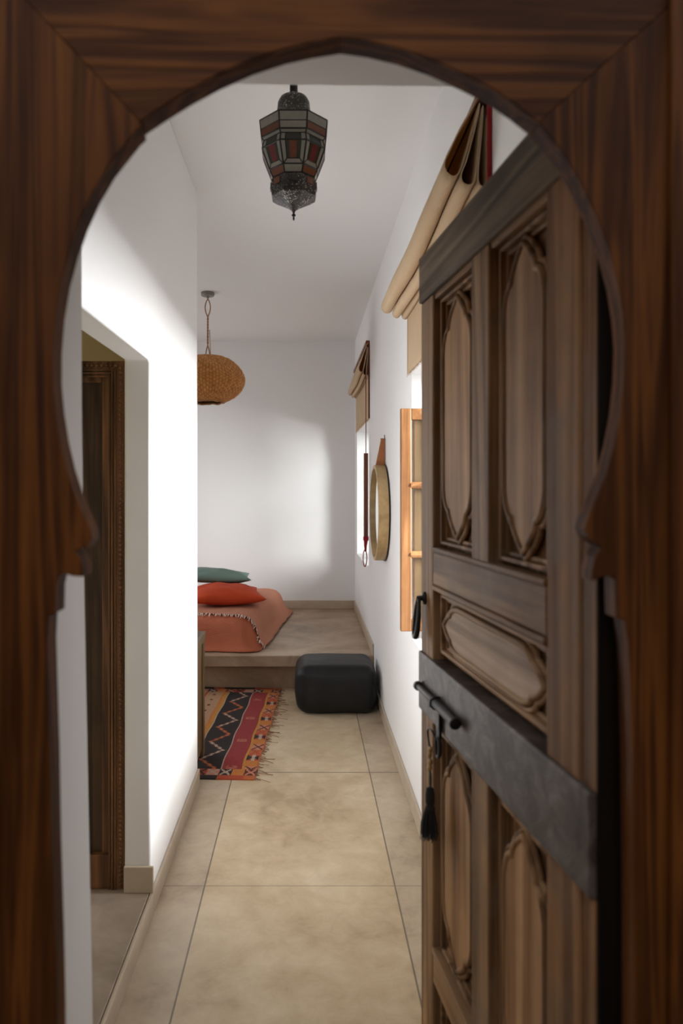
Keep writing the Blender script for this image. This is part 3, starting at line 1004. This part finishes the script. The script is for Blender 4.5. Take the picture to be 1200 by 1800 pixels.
# ================================================================== WICKER PENDANT
PY = 5.39
pxw = P(365, 0, PY)[0]
wp = thing('wicker_pendant_lamp', 'round woven rattan pendant lamp hanging on a rope loop over the bed', 'pendant lamp', (pxw, PY, 0))
bm = B(); lathe(bm, [(0.0, ZC), (0.050, ZC), (0.050, ZC - .022), (0.046, ZC - .028), (0.012, ZC - .03), (0.009, ZC - .045), (0, ZC - .045)], 28, 'z', cap=False)
obj('ceiling_rose', bm, M['grey_metal'], wp, smooth=False, bevel=0.002)
zt_, zb_ = 2.488, 2.138
bm = B()
ztop = ZC - .045
L_ = []
for k in range(41):
    t = k / 40
    z = ztop - 0.005 - t * (ztop - zt_ - 0.01)
    if t < 0.3:
        w = 0.020 * math.sin(PI * min(t / 0.3, 1)) ** 0.7
    elif t < 0.82:
        w = 0.004 * math.cos((t - .3) * 60)
    else:
        w = 0.014 * math.sin(PI * (t - .82) / .18 * .55)
    L_.append((w, z))
tube(bm, [(w, 0, z) for w, z in L_], 0.0045, 7)
tube(bm, [(-w, 0.003, z) for w, z in L_], 0.0045, 7)
tube(bm, [(0.012, 0.01, zt_ + .2), (0.016, 0.01, zt_ + .1), (0.02, 0.01, zt_)], 0.0028, 6)
obj('rope_cord', bm, M['jute'], wp, smooth=True)
# woven shade: ribs go over and under the weavers
prof = [(0.03, zt_), (0.10, zt_ - .004), (0.165, zt_ - .028), (0.215, zt_ - .065), (0.255, zt_ - .112), (0.277, zt_ - .160), (0.280, zt_ - .190), (0.272, zt_ - .225), (0.245, zt_ - .270), (0.200, zt_ - .312), (0.150, zt_ - .340), (0.125, zt_ - .350)]
pp = catmull([(r, z, 0) for r, z in prof], 3)
NR, NS = len(pp), 288
bm = B()
weave_shade = bm.verts.layers.float_color.new('weave_shade')
grid = []
for i, p in enumerate(pp):
    ring = []
    for k in range(NS):
        a = 2 * PI * k / NS
        d = 0.0080 * math.sin(36 * a * 1.0) * (1 if i % 2 else -1)
        wob = 0.004 * mnoise.noise(Vector((math.cos(a) * 2, math.sin(a) * 2, p.y * 9)))
        z = p.y + (0.010 * mnoise.noise(Vector((math.cos(a) * 3, math.sin(a) * 3, 5))) if i > NR - 4 else 0)
        rr = p.x + d * min(1, p.x / .1) + wob
        vtx = bm.verts.new((rr * math.cos(a), rr * math.sin(a), z + 0.0012 * (-1) ** i))
        tone = 1.0 if d > 0.001 else (0.72 if d < -0.001 else 0.55)      # sunk weave and crossings darkened: recess shade put into the colour
        vtx[weave_shade] = (tone, tone * 0.97, tone * 0.9, 1.0)
        ring.append(vtx)
    grid.append(ring)
for i in range(NR - 1):
    for k in range(NS):
        bm.faces.new((grid[i][k], grid[i][(k + 1) % NS], grid[i + 1][(k + 1) % NS], grid[i + 1][k]))
sh = obj('wicker_shade', bm, M['wicker'], wp)
sm_ = sh.modifiers.new('thickness', 'SOLIDIFY'); sm_.thickness = 0.004
bm = B()
r = prof[-1][0]
tube(bm, [(r * math.cos(2 * PI * k / 40), r * math.sin(2 * PI * k / 40), prof[-1][1] + 0.008 * mnoise.noise(Vector((math.cos(2 * PI * k / 40) * 3, math.sin(2 * PI * k / 40) * 3, 5)))) for k in range(40)], 0.007, 8, True)
obj('rim', bm, M['jute'], sh, smooth=True)
bm = B(); lathe(bm, [(0.0, 2.25), (0.02, 2.255), (0.034, 2.285), (0.030, 2.32), (0.016, 2.35), (0.016, 2.41), (0.0, 2.41)], 20, 'z', cap=False)
obj('bulb', bm, M['glass_white'], wp, smooth=True)

# ================================================================== ROMAN BLINDS
def blind(root, y0, y1, ws, dz, tail_z, band_mat, band_w):
    o = root.location
    ctrl = [(.010, 2.560), (.030, 2.556), (.052, 2.515), (.092, 2.445), (.122, 2.395), (.130, 2.366), (.120, 2.344), (.098, 2.338), (.078, 2.356), (.058, 2.42), (.040, 2.49), (.030, 2.535),
            (.036, 2.49), (.060, 2.39), (.076, 2.345), (.073, 2.323), (.056, 2.314), (.042, 2.326), (.036, 2.37), (.028, 2.46), (.021, 2.53),
            (.024, 2.46), (.033, 2.36), (.033, 2.322), (.022, 2.309), (.009, 2.318), (.006, 2.37), (.008, 2.46), (.010, 2.50),
            (.0085, 2.40), (.008, 2.30), (.008, 2.2), (.008, tail_z - dz)]
    cp = catmull([(a, b, 0) for a, b in ctrl], 5)
    n = 26
    bm = B()
    rows = []
    for j in range(n + 1):
        t = j / n
        y = y0 + (y1 - y0) * t
        row = []
        for i, p in enumerate(cp):
            amp = min(1.0, p.x / 0.05)
            nz = mnoise.noise(Vector((y * 1.7, p.y * 3, p.x * 14)))
            sag = -0.020 * math.sin(PI * t) * max(0.0, min(1, (2.5 - p.y) / .15)) * amp
            row.append(bm.verts.new((XR - max(0.004, p.x * ws * (1 + 0.10 * nz)) - o[0], y + 0.012 * nz * amp - o[1], p.y + dz + sag - o[2] + 0.004 * nz * amp)))
        rows.append(row)
    for j in range(n):
        for i in range(len(cp) - 1):
            bm.faces.new((rows[j][i], rows[j][i + 1], rows[j + 1][i + 1], rows[j + 1][i]))
    fab = obj('gathered_fabric', bm, M['linen'], root, smooth=True)
    s = fab.modifiers.new('thickness', 'SOLIDIFY'); s.thickness = 0.0032; s.offset = 0
    bm = B(); box(bm, XR - .030 - o[0], XR - o[0], y0 - o[1] + .004, y1 - o[1], 2.556 + dz - o[2], 2.585 + dz - o[2])
    obj('batten', bm, M['stick'], root, bevel=0.003)
    bm = B(); box(bm, XR - .001 - band_w - o[0], XR - .001 - o[0], y0 - .016 - o[1], y0 - .010 - o[1], tail_z + (0.0 if dz else 0.15) - o[2], 2.575 + dz - o[2])
    obj('edge_braid', bm, band_mat, root, bevel=0.002)
    # ladder cords pinching the folds
    for yy in (y0 + .05, (y0 + y1) / 2, y1 - .05):
        bm = B()
        tube(bm, [(XR - .03 * ws - o[0], yy - o[1], 2.555 + dz - o[2]), (XR - .03 * ws - o[0], yy - o[1], 2.53 + dz - o[2]), (XR - .02 - o[0], yy - o[1], 2.50 + dz - o[2])], 0.003, 6)
        obj('lift_cord', bm, M['jute'], root)
    # row of stitched eyelets on the tail hem
    bm = B()
    for j in range(34):
        yy = y0 + .02 + (y1 - y0 - .03) * j / 33
        tube(bm, [(XR - .0085 * ws - .002 - o[0], yy - o[1], tail_z - o[2] + .002), (XR - .011 - o[0], yy + random.uniform(-.004, .004) - o[1], tail_z - random.uniform(.008, .02) - o[2])], 0.0013, 4)
    hf = obj('hem_fringe', bm, M['linen'], root); hf['kind'] = 'stuff'
    return fab


b1 = thing('roman_blind', 'gathered cream linen blind hanging high behind the carved door top', 'blind', (XR, 2.66, 2.03), group='roman blinds on the right wall')
blind(b1, 1.92, 3.44, 1.0, 0.0, 2.04, M['red_braid'], 0.013)
b2 = thing('roman_blind', 'gathered cream linen blind with a hanging stick over the bed platform', 'blind', (XR, 6.26, 2.03), group='roman blinds on the right wall')
blind(b2, 5.545, 6.98, 0.66, 0.055, 2.03, M['maroon'], 0.012)
o = b2.location
sx = XR - 0.034
bm = B(); tube(bm, [(sx - o[0], 5.50 - o[1], 2.42 - o[2]), (sx - o[0], 5.50 - o[1], 1.75 - o[2])], 0.0035, 6)
pc = obj('pull_cord', bm, M['maroon'], b2)
bm = B(); box(bm, sx - .017 - o[0], sx + .017 - o[0], 5.489 - o[1], 5.507 - o[1], 1.098 - o[2], 1.757 - o[2])
stk = obj('pull_stick', bm, M['stick'], b2, bevel=0.004)
bm = B()
box(bm, sx - .020 - o[0], sx + .020 - o[0], 5.486 - o[1], 5.510 - o[1], 1.082 - o[2], 1.112 - o[2])
for k in range(3):
    tube(bm, [(sx + .01 - .010 * k - o[0], 5.498 - o[1], 1.09 - o[2]), (sx - .004 * k - o[0], 5.495 - o[1], 1.04 - o[2]), (sx - .002 - o[0], 5.497 - o[1], 0.995 - o[2])], 0.007, 6)
pts = [(sx - .008 + 0.014 * math.sin(2 * PI * k / 24) - o[0], 5.497 - o[1], 0.945 + 0.065 * math.cos(2 * PI * k / 24) - o[2]) for k in range(24)]
tube(bm, pts, 0.0038, 6, True)
obj('red_tassel', bm, M['red_braid'], stk)

# ================================================================== ROUND MIRROR
MY, MZ = 4.475, 1.335
mr = thing('round_mirror', 'round mirror in a pale bentwood hoop hung on the right wall by a strap', 'mirror', (XR, MY, MZ))
bm = B(); lathe(bm, [(0.286, -0.072), (0.300, -0.070), (0.300, -0.006), (0.272, -0.006), (0.272, -0.045), (0.278, -0.072)], 96, 'x', closed=True)
obj('hoop_frame', bm, M['ring_wood'], mr, bevel=0.002, angle=30)
bm = B(); lathe(bm, [(0.2725, -0.046), (0.2725, -0.052)], 96, 'x')
obj('mirror_glass', bm, M['mirror'], mr)
bm = B(); lathe(bm, [(0.304, -0.010), (0.304, -0.002)], 96, 'x')
obj('back_panel', bm, M['iron'], mr)
bm = B()
prism(bm, [(-0.060, 0.296), (-0.004, 0.296), (-0.004, 0.462), (-0.016, 0.468), (-0.026, 0.462)], -0.018, 0.018, 'xz')
obj('hanging_strap', bm, M['leather_tan'], mr, bevel=0.002)
bm = B(); tube(bm, [(0.0, 0, 0.462), (-0.028, 0, 0.464)], 0.004, 8)
tube(bm, [(-0.004, 0, 0.464), (-0.004, 0, 0.490)], 0.002, 6)
obj('nail', bm, M['iron'], mr)

# ================================================================== POUFFE
pf = thing('leather_pouffe', 'square black leather pouffe on the floor against the platform', 'pouffe', (0.202, 4.87, 0))


def round_box(bm, hx, hy, h, r, n=18, bulge=0.02):
    def sgn(t):
        return -1 if t < 0 else 1
    vs = {}
    def vert(x, y, z):
        k = (round(x, 5), round(y, 5), round(z, 5))
        if k not in vs:
            # inner box + rounded radius
            cx_ = max(-hx + r, min(hx - r, x * hx)); cy_ = max(-hy + r, min(hy - r, y * hy)); cz_ = max(-h / 2 + r, min(h / 2 - r, z * h / 2))
            d = Vector((x * hx - cx_, y * hy - cy_, z * h / 2 - cz_))
            if d.length > 1e-9:
                d = d.normalized() * r
            p = Vector((cx_, cy_, cz_)) + d
            p.x += sgn(x) * bulge * (1 - y * y) * (1 - z * z) * abs(x) ** 4
            p.y += sgn(y) * bulge * (1 - x * x) * (1 - z * z) * abs(y) ** 4
            if z > 0:
                p.z += bulge * .6 * (1 - x * x) * (1 - y * y) * z ** 4
            p += Vector((1, 1, .6)) * 0.006 * mnoise.noise(p * 6)
            p.z = max(p.z, -h / 2)
            vs[k] = bm.verts.new((p.x, p.y, p.z + h / 2))
        return vs[k]
    for ax in range(3):
        for s in (-1, 1):
            for i in range(n):
                for j in range(n):
                    q = []
                    for (a, b) in ((i, j), (i + 1, j), (i + 1, j + 1), (i, j + 1)):
                        u, v = -1 + 2 * a / n, -1 + 2 * b / n
                        c = [0, 0, 0]
                        c[ax] = s
                        c[(ax + 1) % 3] = u
                        c[(ax + 2) % 3] = v
                        q.append(vert(*c))
                    bm.faces.new(q)


bm = B(); round_box(bm, 0.262, 0.225, 0.315, 0.072, 22, 0.016)
obj('cushion_body', bm, M['leather'], pf, smooth=True)
bm = B()
for zz in (0.268,):
    pts = []
    for k in range(120):
        a = 2 * PI * k / 120
        c, s = math.cos(a), math.sin(a)
        e = 0.28
        pts.append((0.252 * math.copysign(abs(c) ** e, c), 0.215 * math.copysign(abs(s) ** e, s), zz))
    tube(bm, pts, 0.0045, 6, True)
obj('piping', bm, M['leather'], pf, smooth=True)

# ================================================================== BED
C1 = [(-0.435, 5.40), (-0.27, 6.93), (-1.85, 7.10), (-2.02, 5.50)]      # corners of the mattress top


def rrect(off, rad, n=260):
    """rounded quadrilateral around C1, grown by off; returns points by arclength starting mid left side"""
    cen = Vector((sum(c[0] for c in C1) / 4, sum(c[1] for c in C1) / 4))
    q = [Vector(c) for c in C1]
    # outward offset of each side
    lines = []
    for i in range(4):
        a, b = q[i], q[(i + 1) % 4]
        d = (b - a).normalized()
        nrm = Vector((d.y, -d.x))
        if nrm.dot((a + b) / 2 - cen) < 0:
            nrm = -nrm
        lines.append((a + nrm * off, d))
    cor = []
    for i in range(4):
        (p1, d1), (p2, d2) = lines[i - 1], lines[i]
        den = d1.x * d2.y - d1.y * d2.x
        tt = ((p2.x - p1.x) * d2.y - (p2.y - p1.y) * d2.x) / den
        cor.append(p1 + d1 * tt)
    pts = []
    m = n // 4
    for i in range(4):
        p0, p1, p2 = cor[i - 1], cor[i], cor[(i + 1) % 4]
        e0 = (p0 - p1).normalized(); e2 = (p2 - p1).normalized()
        a, b = p1 + e0 * rad, p1 + e2 * rad
        mid0 = (p0 + p1) / 2
        mid2 = (p1 + p2) / 2
        k1 = int(m * .36)
        for k in range(k1):
            pts.append(mid0.lerp(a, k / k1))
        k2 = int(m * .28)
        for k in range(k2):
            t = k / k2
            pts.append(((1 - t) ** 2) * a + 2 * t * (1 - t) * p1 + t * t * b)
        k3 = m - k1 - k2
        for k in range(k3):
            pts.append(b.lerp(mid2, k / k3))
    return pts


def drape(lift, zhem, seed):
    prof = [(-0.55, 0.492), (-0.40, 0.502), (-0.25, 0.506), (-0.12, 0.503), (-0.05, 0.494), (-0.012, 0.478), (0.012, 0.452), (0.028, 0.418), (0.042, 0.375), (0.058, 0.330), (0.076, 0.298), (0.098, 0.277), (0.122, zhem)]
    bm = B()
    rings = []
    for j, (off, z) in enumerate(prof):
        ring = []
        fl = max(0.0, (0.45 - z) / 0.2)
        for k, p in enumerate(rrect(off + lift, 0.10 + 0.04 * fl)):
            v = Vector((p.x, p.y, z))
            w = mnoise.noise(Vector((p.x * 5 + seed, p.y * 5, 1.0))) * 0.035 * fl + mnoise.noise(Vector((p.x * 14, p.y * 14 + seed, 2.0))) * 0.010 * fl
            cen = Vector((-1.15, 6.2))
            d = (Vector((p.x, p.y)) - cen).normalized()
            zz = z + lift * 0.8 + 0.008 * mnoise.noise(Vector((p.x * 4, p.y * 4, seed))) * (1 if z > .45 else .4)
            # front right corner of the cover lies out over the platform
            ring.append(bm.verts.new((p.x + d.x * w, max(PF + .02, min(YB - .03, p.y + d.y * w)), max(zz, zhem + lift))))
        rings.append(ring)
    n = len(rings[0])
    for i in range(len(rings) - 1):
        for k in range(n):
            bm.faces.new((rings[i][k], rings[i][(k + 1) % n], rings[i + 1][(k + 1) % n], rings[i + 1][k]))
    bm.faces.new(rings[0])
    return bm


bed = thing('floor_mattress', 'low mattress on the cement platform hidden under coral covers', 'mattress', (-1.15, 6.2, PLZ))
bm = B()
q = [(c[0] + 1.15, c[1] - 6.2) for c in C1]
q = [(p[0] * .92, p[1] * .92) for p in q]
prism(bm, q, 0.0, 0.19, 'xy')
obj('mattress_core', bm, M['sheet'], bed, bevel=0.03, seg=3)
pn = Vector((0.16, 1.0, 0.0)).normalized()
bm = drape(0.0, PLZ + .005, 3.0)
bmesh.ops.bisect_plane(bm, geom=bm.verts[:] + bm.edges[:] + bm.faces[:], plane_co=Vector((-0.50, 5.54, 0.5)), plane_no=pn, clear_outer=True)
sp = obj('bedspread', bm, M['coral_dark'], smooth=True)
tag(sp, 'burnt coral cotton bedspread hanging over the front edge of the mattress', 'bedspread')
s = sp.modifiers.new('thickness', 'SOLIDIFY'); s.thickness = 0.004; s.offset = 1

bm = drape(0.012, PLZ + .005, 3.0)
pn = Vector((0.16, 1.0, 0.0)).normalized()
p0 = Vector((-0.50, 5.475, 0.5))
r = bmesh.ops.bisect_plane(bm, geom=bm.verts[:] + bm.edges[:] + bm.faces[:], plane_co=p0, plane_no=pn, clear_inner=True)
cut = [v.co.copy() for v in r['geom_cut'] if isinstance(v, bmesh.types.BMVert)]
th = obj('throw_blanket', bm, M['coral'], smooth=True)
tag(th, 'light coral waffle throw with a pale fringe spread on top of the bed', 'throw')
s = th.modifiers.new('thickness', 'SOLIDIFY'); s.thickness = 0.005; s.offset = 1
bm = B()
cut = [c for c in cut if c.x > -1.7]
cut.sort(key=lambda c: c.x - (0.6 * (0.5 - c.z) if c.z > .5 else -2 * (0.5 - c.z)))
acc = []
for i in range(len(cut) - 1):
    a, b = cut[i], cut[i + 1]
    if (b - a).length > 0.12:
        continue
    for k in range(max(1, int((b - a).length / 0.011))):
        acc.append(a.lerp(b, random.random()))
for c in acc:
    top = c.z > 0.47
    L = random.uniform(0.03, 0.075)
    dx = random.uniform(-.012, .012)
    dz = (-0.4 if top else -0.5) * L * random.uniform(.2, 1)
    p1 = c + Vector((0, 0, 0.005))
    p2 = c + Vector((dx * .5, -L * .6, 0.007 + dz * .2))
    p3 = c + Vector((dx, -L, 0.004 + dz * .55))
    tube(bm, [p1, p2, p3], 0.0030, 4)
obj('fringe', bm, M['fringe_white'], th)['kind'] = 'stuff'


def cushion(root, a, b, T_, mat, seed, tilt):
    n = 34
    bm = B()
    top, bot = [], []
    for i in range(n + 1):
        r1, r2 = [], []
        for j in range(n + 1):
            u, v = -1 + 2 * i / n, -1 + 2 * j / n
            th_ = T_ * max(0.0, (1 - u ** 2) * (1 - v ** 2)) ** 0.48
            x = a * u * (1 - 0.085 * (1 - v * v)); y = b * v * (1 - 0.085 * (1 - u * u))
            e = max(abs(u), abs(v))
            wr = 0.012 * mnoise.noise(Vector((x * 9 + seed, y * 9, 0))) * (1 - e ** 6) + 0.007 * mnoise.noise(Vector((x * 30 + seed, y * 14, 3))) * (e ** 3) * (1 - e ** 10)
            sag = 0.030 * (u * u * v * v) - 0.03 * (u * u + v * v) * .4
            r1.append(bm.verts.new((x, y, th_ + wr + sag)))
            if i in (0, n) or j in (0, n):
                r2.append(r1[-1])
            else:
                r2.append(bm.verts.new((x, y, -th_ * .8 + wr * .5 + sag)))
        top.append(r1); bot.append(r2)
    for i in range(n):
        for j in range(n):
            bm.faces.new((top[i][j], top[i + 1][j], top[i + 1][j + 1], top[i][j + 1]))
            bm.faces.new((bot[i][j], bot[i][j + 1], bot[i + 1][j + 1], bot[i + 1][j]))
    bmesh.ops.rotate(bm, verts=bm.verts[:], cent=(0, 0, 0), matrix=Matrix.Rotation(tilt[0], 3, 'X') @ Matrix.Rotation(tilt[1], 3, 'Y'))
    lo = min(v.co.z for v in bm.verts)
    for v in bm.verts:
        v.co.z -= lo
    return obj('cushion_cover', bm, mat, root, smooth=True)


c1 = thing('cushion', 'rust orange velvet cushion lying on the coral bed under the teal one', 'cushion', (-0.68, 6.00, 0.512), 0.22, 'cushions stacked on the bed')
cushion(c1, 0.315, 0.285, 0.092, M['orange_velvet'], 1.0, (0.03, 0.02))
c2 = thing('cushion', 'teal velvet cushion lying on top of the orange one', 'cushion', (-0.82, 6.36, 0.640), 0.12, 'cushions stacked on the bed')
cushion(c2, 0.33, 0.28, 0.068, M['teal_velvet'], 8.0, (-0.02, 0.06))

# ================================================================== KILIM
RW, RLEN = 1.25, 1.645
rug = thing('kilim_rug', 'striped red, black and orange kilim rug on the floor before the platform', 'rug', (-0.262, 3.625, 0.0), -0.050)
C_ = {k: srgb(*v) for k, v in dict(org=(182, 98, 52), org2=(192, 120, 54), red=(150, 52, 52), blk=(40, 33, 31), wht=(180, 158, 140), yel=(192, 134, 54), tan=(178, 140, 108), pnk=(196, 128, 104), brn=(88, 44, 30), rst=(172, 74, 46)).items()}


def kilim_col(u, v):
    """u metres from the right edge, v metres from the front edge"""
    # cross bands at both ends
    e = min(v, RLEN - v)
    if e < 0.045:
        return C_['blk'] if (u > 0.20 and (u % 0.5) < 0.42) else (C_['rst'] if u > .06 else C_['org'])
    if e < 0.128:
        cell = int(u / 0.066)
        fu, fv = (u / 0.066) % 1 - .5, (e - .045) / .083 - .5
        kinds = cell % 5
        bg = (C_['brn'], C_['org2'], C_['blk'], C_['pnk'], C_['rst'])[kinds]
        fg = (C_['pnk'], C_['org'], C_['wht'], C_['wht'], C_['blk'])[kinds]
        if abs(fu) > .46:
            return C_['rst']
        if kinds == 1:
            return bg
        return fg if (abs(abs(fu) - abs(fv)) < 0.13 and abs(fu) < .40) else bg
    if u < 0.072:
        cell = int(v / 0.082)
        fv, fu = (v / 0.082) % 1 - .5, (u - .036) / .06
        k = cell % 4
        if u < 0.008:
            return C_['org']
        bg = (C_['org'], C_['pnk'], C_['org2'], C_['rst'])[k]
        fg = (C_['rst'], C_['brn'], C_['org'], C_['blk'])[k]
        if k == 3 and abs(fu) < abs(fv) * 1.1 + .05:
            return C_['wht'] if abs(fu) < .12 else bg
        if abs(abs(fu) - abs(fv)) < 0.12 and k != 2:
            return fg
        if k == 3:
            return C_['blk'] if abs(fv) < .42 else bg
        return bg
    if u < 0.088:
        return C_['yel']
    if u < 0.192:
        d = ((v + .05) % 0.40) - .2
        if abs(d) < 0.022 and 0.115 < u < 0.168 and (abs(u - .142) + abs(d)) % .012 < .005:
            return C_['pnk']
        return C_['red']
    if u < 0.199:
        return C_['wht']
    if u < 0.362:
        # zigzag of small triangles on black
        ph = (v / 0.26) % 1
        zz = 0.28 + 0.048 * (abs(ph - .5) * 4 - 1)
        st = (int(v / 0.02) % 2) * .008
        d = abs(u + st - zz)
        if d < 0.009:
            return C_['wht'] if int(v / .26) % 2 else C_['org']
        if d < 0.018:
            return C_['brn']
        return C_['blk']
    if u < 0.369:
        return C_['wht']
    if u < 0.390:
        return C_['yel']
    if u < 0.408:
        return C_['org2']
    if u < 0.52:
        if abs(u - .464) < .008 and (v % .12) < .03:
            return C_['brn']
        return C_['tan']
    if u < 0.535:
        return C_['rst']
    if u < 0.560:
        return C_['yel']
    if u < 0.585:
        return C_['rst']
    if u < 0.60:
        return C_['wht']
    uu = (u - .60) % 0.36
    return kilim_col(0.199 + uu, max(.14, min(RLEN - .14, v))) if uu < .34 else C_['red']


bm = B()
nx, ny = 190, 250
lay = bm.loops.layers.float_color.new('weave')


def zr(u, v):
    return 0.0065 + 0.0012 * mnoise.noise(Vector((u * 6, v * 6, 0)))


vv = [[bm.verts.new((-RW * i / nx + 0.004 * math.sin(j * .11) * (1 - i / nx), RLEN * j / ny, zr(RW * i / nx, RLEN * j / ny))) for j in range(ny + 1)] for i in range(nx + 1)]
for i in range(nx):
    for j in range(ny):
        f = bm.faces.new((vv[i][j], vv[i][j + 1], vv[i + 1][j + 1], vv[i + 1][j]))
        c = kilim_col(RW * (i + .5) / nx, RLEN * (j + .5) / ny)
        for l in f.loops:
            l[lay] = c
me_rug = bm
rg = obj('woven_field', me_rug, M['kilim'], rug)
s = rg.modifiers.new('thickness', 'SOLIDIFY'); s.thickness = 0.006; s.offset = -1
bm = B()
for k in range(150):
    y = RLEN * random.random()
    L = random.uniform(0.008, 0.035) if random.random() < .85 else random.uniform(0.05, 0.1)
    d = random.uniform(-.6, .25)
    tube(bm, [(-0.004, y, 0.006), (L * .5, y + d * L * .5, 0.004), (L, y + d * L + random.uniform(-.01, .01), 0.0022)], random.uniform(0.001, 0.002), 4)
obj('fringe', bm, M['rug_fringe'], rug)['kind'] = 'stuff'

# ================================================================== SIDE TABLE
tb = thing('wooden_side_table', 'plain brown wooden side table tucked behind the end of the left wall', 'table', (-0.80, 3.79, 0))
tx1 = -0.80
bm = B(); box(bm, -0.30, -0.560 - tx1, -0.16, 0.195, 0.642, 0.690)
obj('table_top', bm, M['table_top'], tb, bevel=0.004)
for (xa, ya) in ((-0.295, -0.155), (-0.295, 0.13), (0.178, -0.155), (0.178, 0.13)):
    bm = B(); box(bm, xa, xa + .058, ya, ya + .058, 0.0085, 0.642)
    obj('leg', bm, M['table_wood'], tb, bevel=0.003)
for a in ((0.186, 0.228), (-0.29, -0.25)):
    bm = B(); box(bm, a[0], a[1], -0.097, 0.13, 0.05, 0.642)
    obj('side_panel', bm, M['table_wood'], tb)
for a in ((-0.14, -0.12), (0.15, 0.17)):
    bm = B(); box(bm, -0.237, 0.178, a[0], a[1], 0.55, 0.642)
    obj('apron', bm, M['table_wood'], tb)

# ================================================================== LIGHT
world = bpy.data.worlds.new('World')
S.world = world
world.use_nodes = True
bg = world.node_tree.nodes['Background']
bg.inputs[0].default_value = (0.93, 0.96, 1.0, 1)
bg.inputs[1].default_value = 1.25


def area(name, loc, target, sx_, sy_, energy, col, spread=180):
    l = bpy.data.lights.new(name, 'AREA')
    l.shape = 'RECTANGLE'
    l.size, l.size_y = sx_, sy_
    l.energy = energy
    l.color = col
    l.spread = math.radians(spread)
    o = bpy.data.objects.new(name, l)
    COL.objects.link(o)
    o.location = loc
    o.rotation_euler = (Vector(target) - Vector(loc)).to_track_quat('-Z', 'Z').to_euler()
    return o


area('courtyard_daylight', (3.1, 2.5, 2.0), (0.5, 2.95, 1.5), 1.2, 0.55, 150, (0.96, 0.98, 1.0), 95)
area('courtyard_daylight', (3.1, 4.35, 2.0), (0.5, 5.3, 1.5), 2.0, 0.55, 135, (0.96, 0.98, 1.0), 128)
area('bedroom_fill', (-3.7, 5.6, 1.9), (0.0, 5.6, 1.0), 1.6, 1.4, 45, (0.97, 0.98, 1.0))  # unseen fill lamp, added to brighten the bedroom

# ================================================================== CAMERA
cam = bpy.data.cameras.new('Camera')
co = bpy.data.objects.new('Camera', cam)
COL.objects.link(co)
co.location = (0, 0, EYE)
co.rotation_euler = (PI / 2, 0, 0)
cam.sensor_fit = 'VERTICAL'
cam.sensor_width = 24
cam.sensor_height = 36
cam.lens = F / 1800 * 36
cam.shift_x = (600 - CX) / 1800
cam.shift_y = -(900 - CY) / 1800
cam.clip_start = 0.05
cam.dof.use_dof = True
cam.dof.focus_distance = 3.6
cam.dof.aperture_fstop = 3.2
S.camera = co

S.view_settings.view_transform = 'Standard'
S.view_settings.look = 'None'
S.view_settings.gamma = 1.0
S.view_settings.exposure = 0.0
S.cycles.max_bounces = 10
S.cycles.diffuse_bounces = 6
S.cycles.glossy_bounces = 4
S.cycles.transparent_max_bounces = 12
S.cycles.sample_clamp_indirect = 6.0
S.cycles.caustics_reflective = False
S.cycles.caustics_refractive = False
